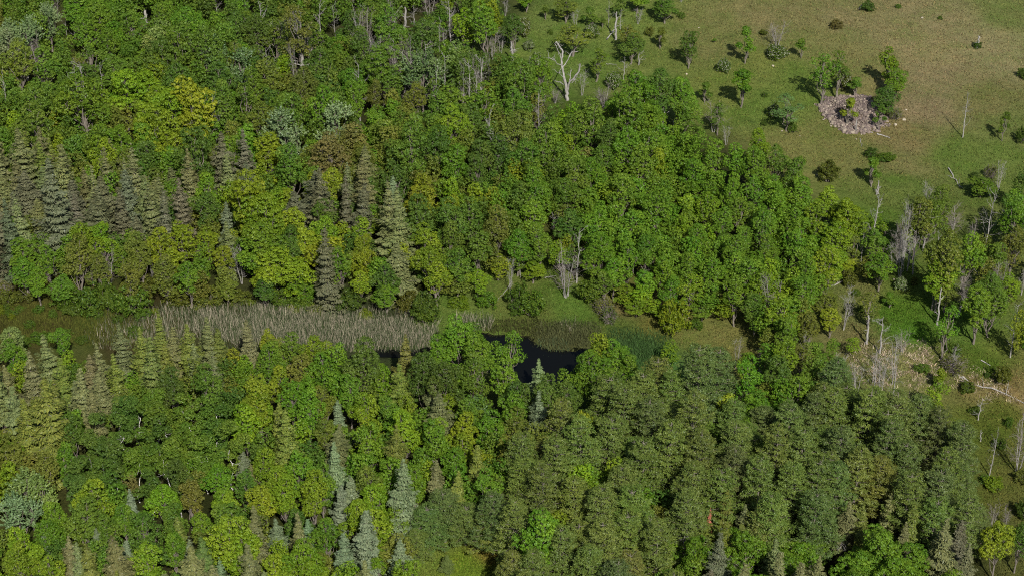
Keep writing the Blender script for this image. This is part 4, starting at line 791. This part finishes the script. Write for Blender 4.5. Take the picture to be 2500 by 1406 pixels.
for i, (a, b) in enumerate(rim):
    X, Y, g = place(a, b); d = float(max(0, -dist_poly(pile_w, np.array(X), np.array(Y))))
    s = [.22, .33, .17, .27, .2][i % 5]; X += .5*math.sin(i*2.7); Y += .6*math.cos(i*1.9); ob = bpy.data.objects.new('boulder', boulder_mesh('boulder', s, lin((160, 148, 132))*.8, 90+i)); COLL.objects.link(ob)
    ob.location = (X, Y, g+d*.27+.12); ob.rotation_euler = (0, 0, i*1.3)
    tag(ob, 'pale boulder on the front rim of the stone pile, '+(ORD[i]+' from the left' if i else 'the leftmost one'), 'boulder', 'pale boulders on the rim of the stone pile')

# ------------------------------------------------------------------ fallen logs
def log(pa, pb, rad, label, seed, twigs=3, lift=.1):
    rr = np.random.default_rng(seed); Xa, Ya, ga = place(*pa); Xb, Yb, gb = place(*pb); L = math.hypot(Xb-Xa, Yb-Ya)
    t = Tubes(); t.add(np.array([0, 0, 0])+curve((0, 0, lift), (Xb-Xa, Yb-Ya, gb-ga+lift), rr, .04, 7), np.linspace(rad, rad*.45, 7), 7)
    root = bpy.data.objects.new('fallen_log', t.mesh('fallen_log', M_DEAD)); COLL.objects.link(root); root.location = (Xa, Ya, ga)
    if twigs:
        b = Tubes()
        for i in range(twigs):
            f = rr.uniform(.3, .95); s = np.array([(Xb-Xa)*f, (Yb-Ya)*f, (gb-ga)*f+lift]); b.add(curve(s, s+nrm(rr.normal(size=3)+np.array([0, 0, .6]))*L*.25, rr, .1, 4), np.linspace(rad*.45, .01, 4), 4)
        o = bpy.data.objects.new('branch', b.mesh('branch', M_DEAD)); o.parent = root; COLL.objects.link(o)
    tag(root, label, 'fallen log', 'fallen dead logs')
log((2110,319),(2131,326),.12,'short white log at the foot of the stone pile',1,1)
log((2141,329),(2172,338),.12,'longer pale log lying just below right of the stone pile',2,2)
log((2099,340),(2104,360),.05,'thin stick lying in grass below the stone pile',3,0)
log((2315,412),(2344,460),.10,'grey branch fallen across grass at the lower right of the field',4,4)
log((1482,101),(1500,78),.12,'grey log leaning beside the broken snag in the upper field',5,2,.4)
log((2097,27),(2108,13),.09,'pale log sticking out of the dark bush at the top of the field',6,1,.4)
log((2335,910),(2365,942),.12,'pale log fallen below the twiggy brush in the right clearing',7,3)
log((2350,920),(2500,985),.11,'long thin white trunk fallen across the right-hand clearing',8,6)
log((2030,700),(2075,680),.12,'tan log lying at the right foot of the maple stand',9,3)
log((1340,648),(1372,662),.14,'white limb sticking left from the tangled bare tree',10,2,1.2)
log((1330,683),(1358,678),.06,'thin pale stick left of the tangled bare tree by the marsh',11,0,.3)
log((1250,690),(1215,735),.05,'thin dark pole lying in the grass of the marsh clearing',12,1)
log((2395,880),(2420,895),.08,'short pale log in grass near the right edge clearing',13,2)
log((1480,158),(1505,160),.05,'thin bleached stick in field grass right of the great stag tree',14,0)

# ------------------------------------------------------------------ the great dead stag-headed tree at the field edge (pixels of tile two)
def stag():
    rr = np.random.default_rng(3); bx, by = 830+1650/2.976, 728/2.976; X0, Y0, g0 = place(bx, by)
    def pt(x, y, dy):
        px, py = 830+x/2.976, y/2.976; Y = Y0+dy; t = (703-py)/FPX; d = Y*(sp-t*cp)/(cp+t*sp); Z = H_CAM-d
        return np.array([(px-1250)/FPX*(Y*cp+d*sp)-X0, dy, Z-g0])
    root = bpy.data.objects.new('dead_tree', None); COLL.objects.link(root); root.location = (X0, Y0, g0)
    def smoothc(pts, m=4):
        P = np.array(pts); t = np.arange(len(P)); tt = np.linspace(0, len(P)-1, (len(P)-1)*m+1); Q_ = np.stack([np.interp(tt, t, P[:, i]) for i in range(3)], 1)
        Q_[1:-1] += rr.normal(size=(len(Q_)-2, 3))*.04; return Q_
    t = Tubes(); C = smoothc([pt(1650,735,0), pt(1648,680,0), pt(1640,620,0), pt(1628,560,.1)]); t.add(C, np.linspace(.28, .2, len(C)), 9)
    o = bpy.data.objects.new('trunk', t.mesh('trunk', M_DEAD)); o.parent = root; COLL.objects.link(o)
    limbs = [([(1640,620,0),(1628,560,.1),(1618,500,.4),(1608,440,.8),(1620,380,1.0),(1590,330,1.3),(1570,305,1.4)], .27),
             ([(1650,665,0),(1668,600,-.3),(1700,570,-.6),(1735,520,-1.0),(1745,468,-1.2)], .25), ([(1668,600,-.3),(1674,560,0),(1678,520,.2)], .13),
             ([(1618,500,.4),(1645,455,.9),(1680,380,1.6),(1730,375,2.2)], .13), ([(1612,470,.6),(1580,470,0),(1552,430,-.4)], .09), ([(1628,570,.1),(1600,540,-.6),(1585,530,-1)], .08),
             ([(1640,625,0),(1600,600,.8),(1560,590,1.4)], .08), ([(1685,605,-.5),(1720,560,-.9)], .10), ([(1608,440,.8),(1600,400,1),(1560,320,.6)], .08), ([(1552,440,-.4),(1520,420,-.8)], .05)]
    for pts, w in limbs:
        t = Tubes(); C = smoothc([pt(*q) for q in pts]); t.add(C, np.linspace(w*.66, .045 if w < .2 else .12, len(C)), 7)
        for _ in range(5 if w < .2 else 3):
            s = C[rr.integers(len(C)//2, len(C))]; t.add(curve(s, s+nrm(rr.normal(size=3)+np.array([0, 0, .6]))*rr.uniform(.5, 1.3), rr, .12, 4), np.linspace(.035, .012, 4), 4)
        o = bpy.data.objects.new('limb', t.mesh('limb', M_DEAD)); o.parent = root; COLL.objects.link(o)
    tag(root, 'great bleached dead tree with antler-like forked limbs at the field edge', 'dead tree')
stag()
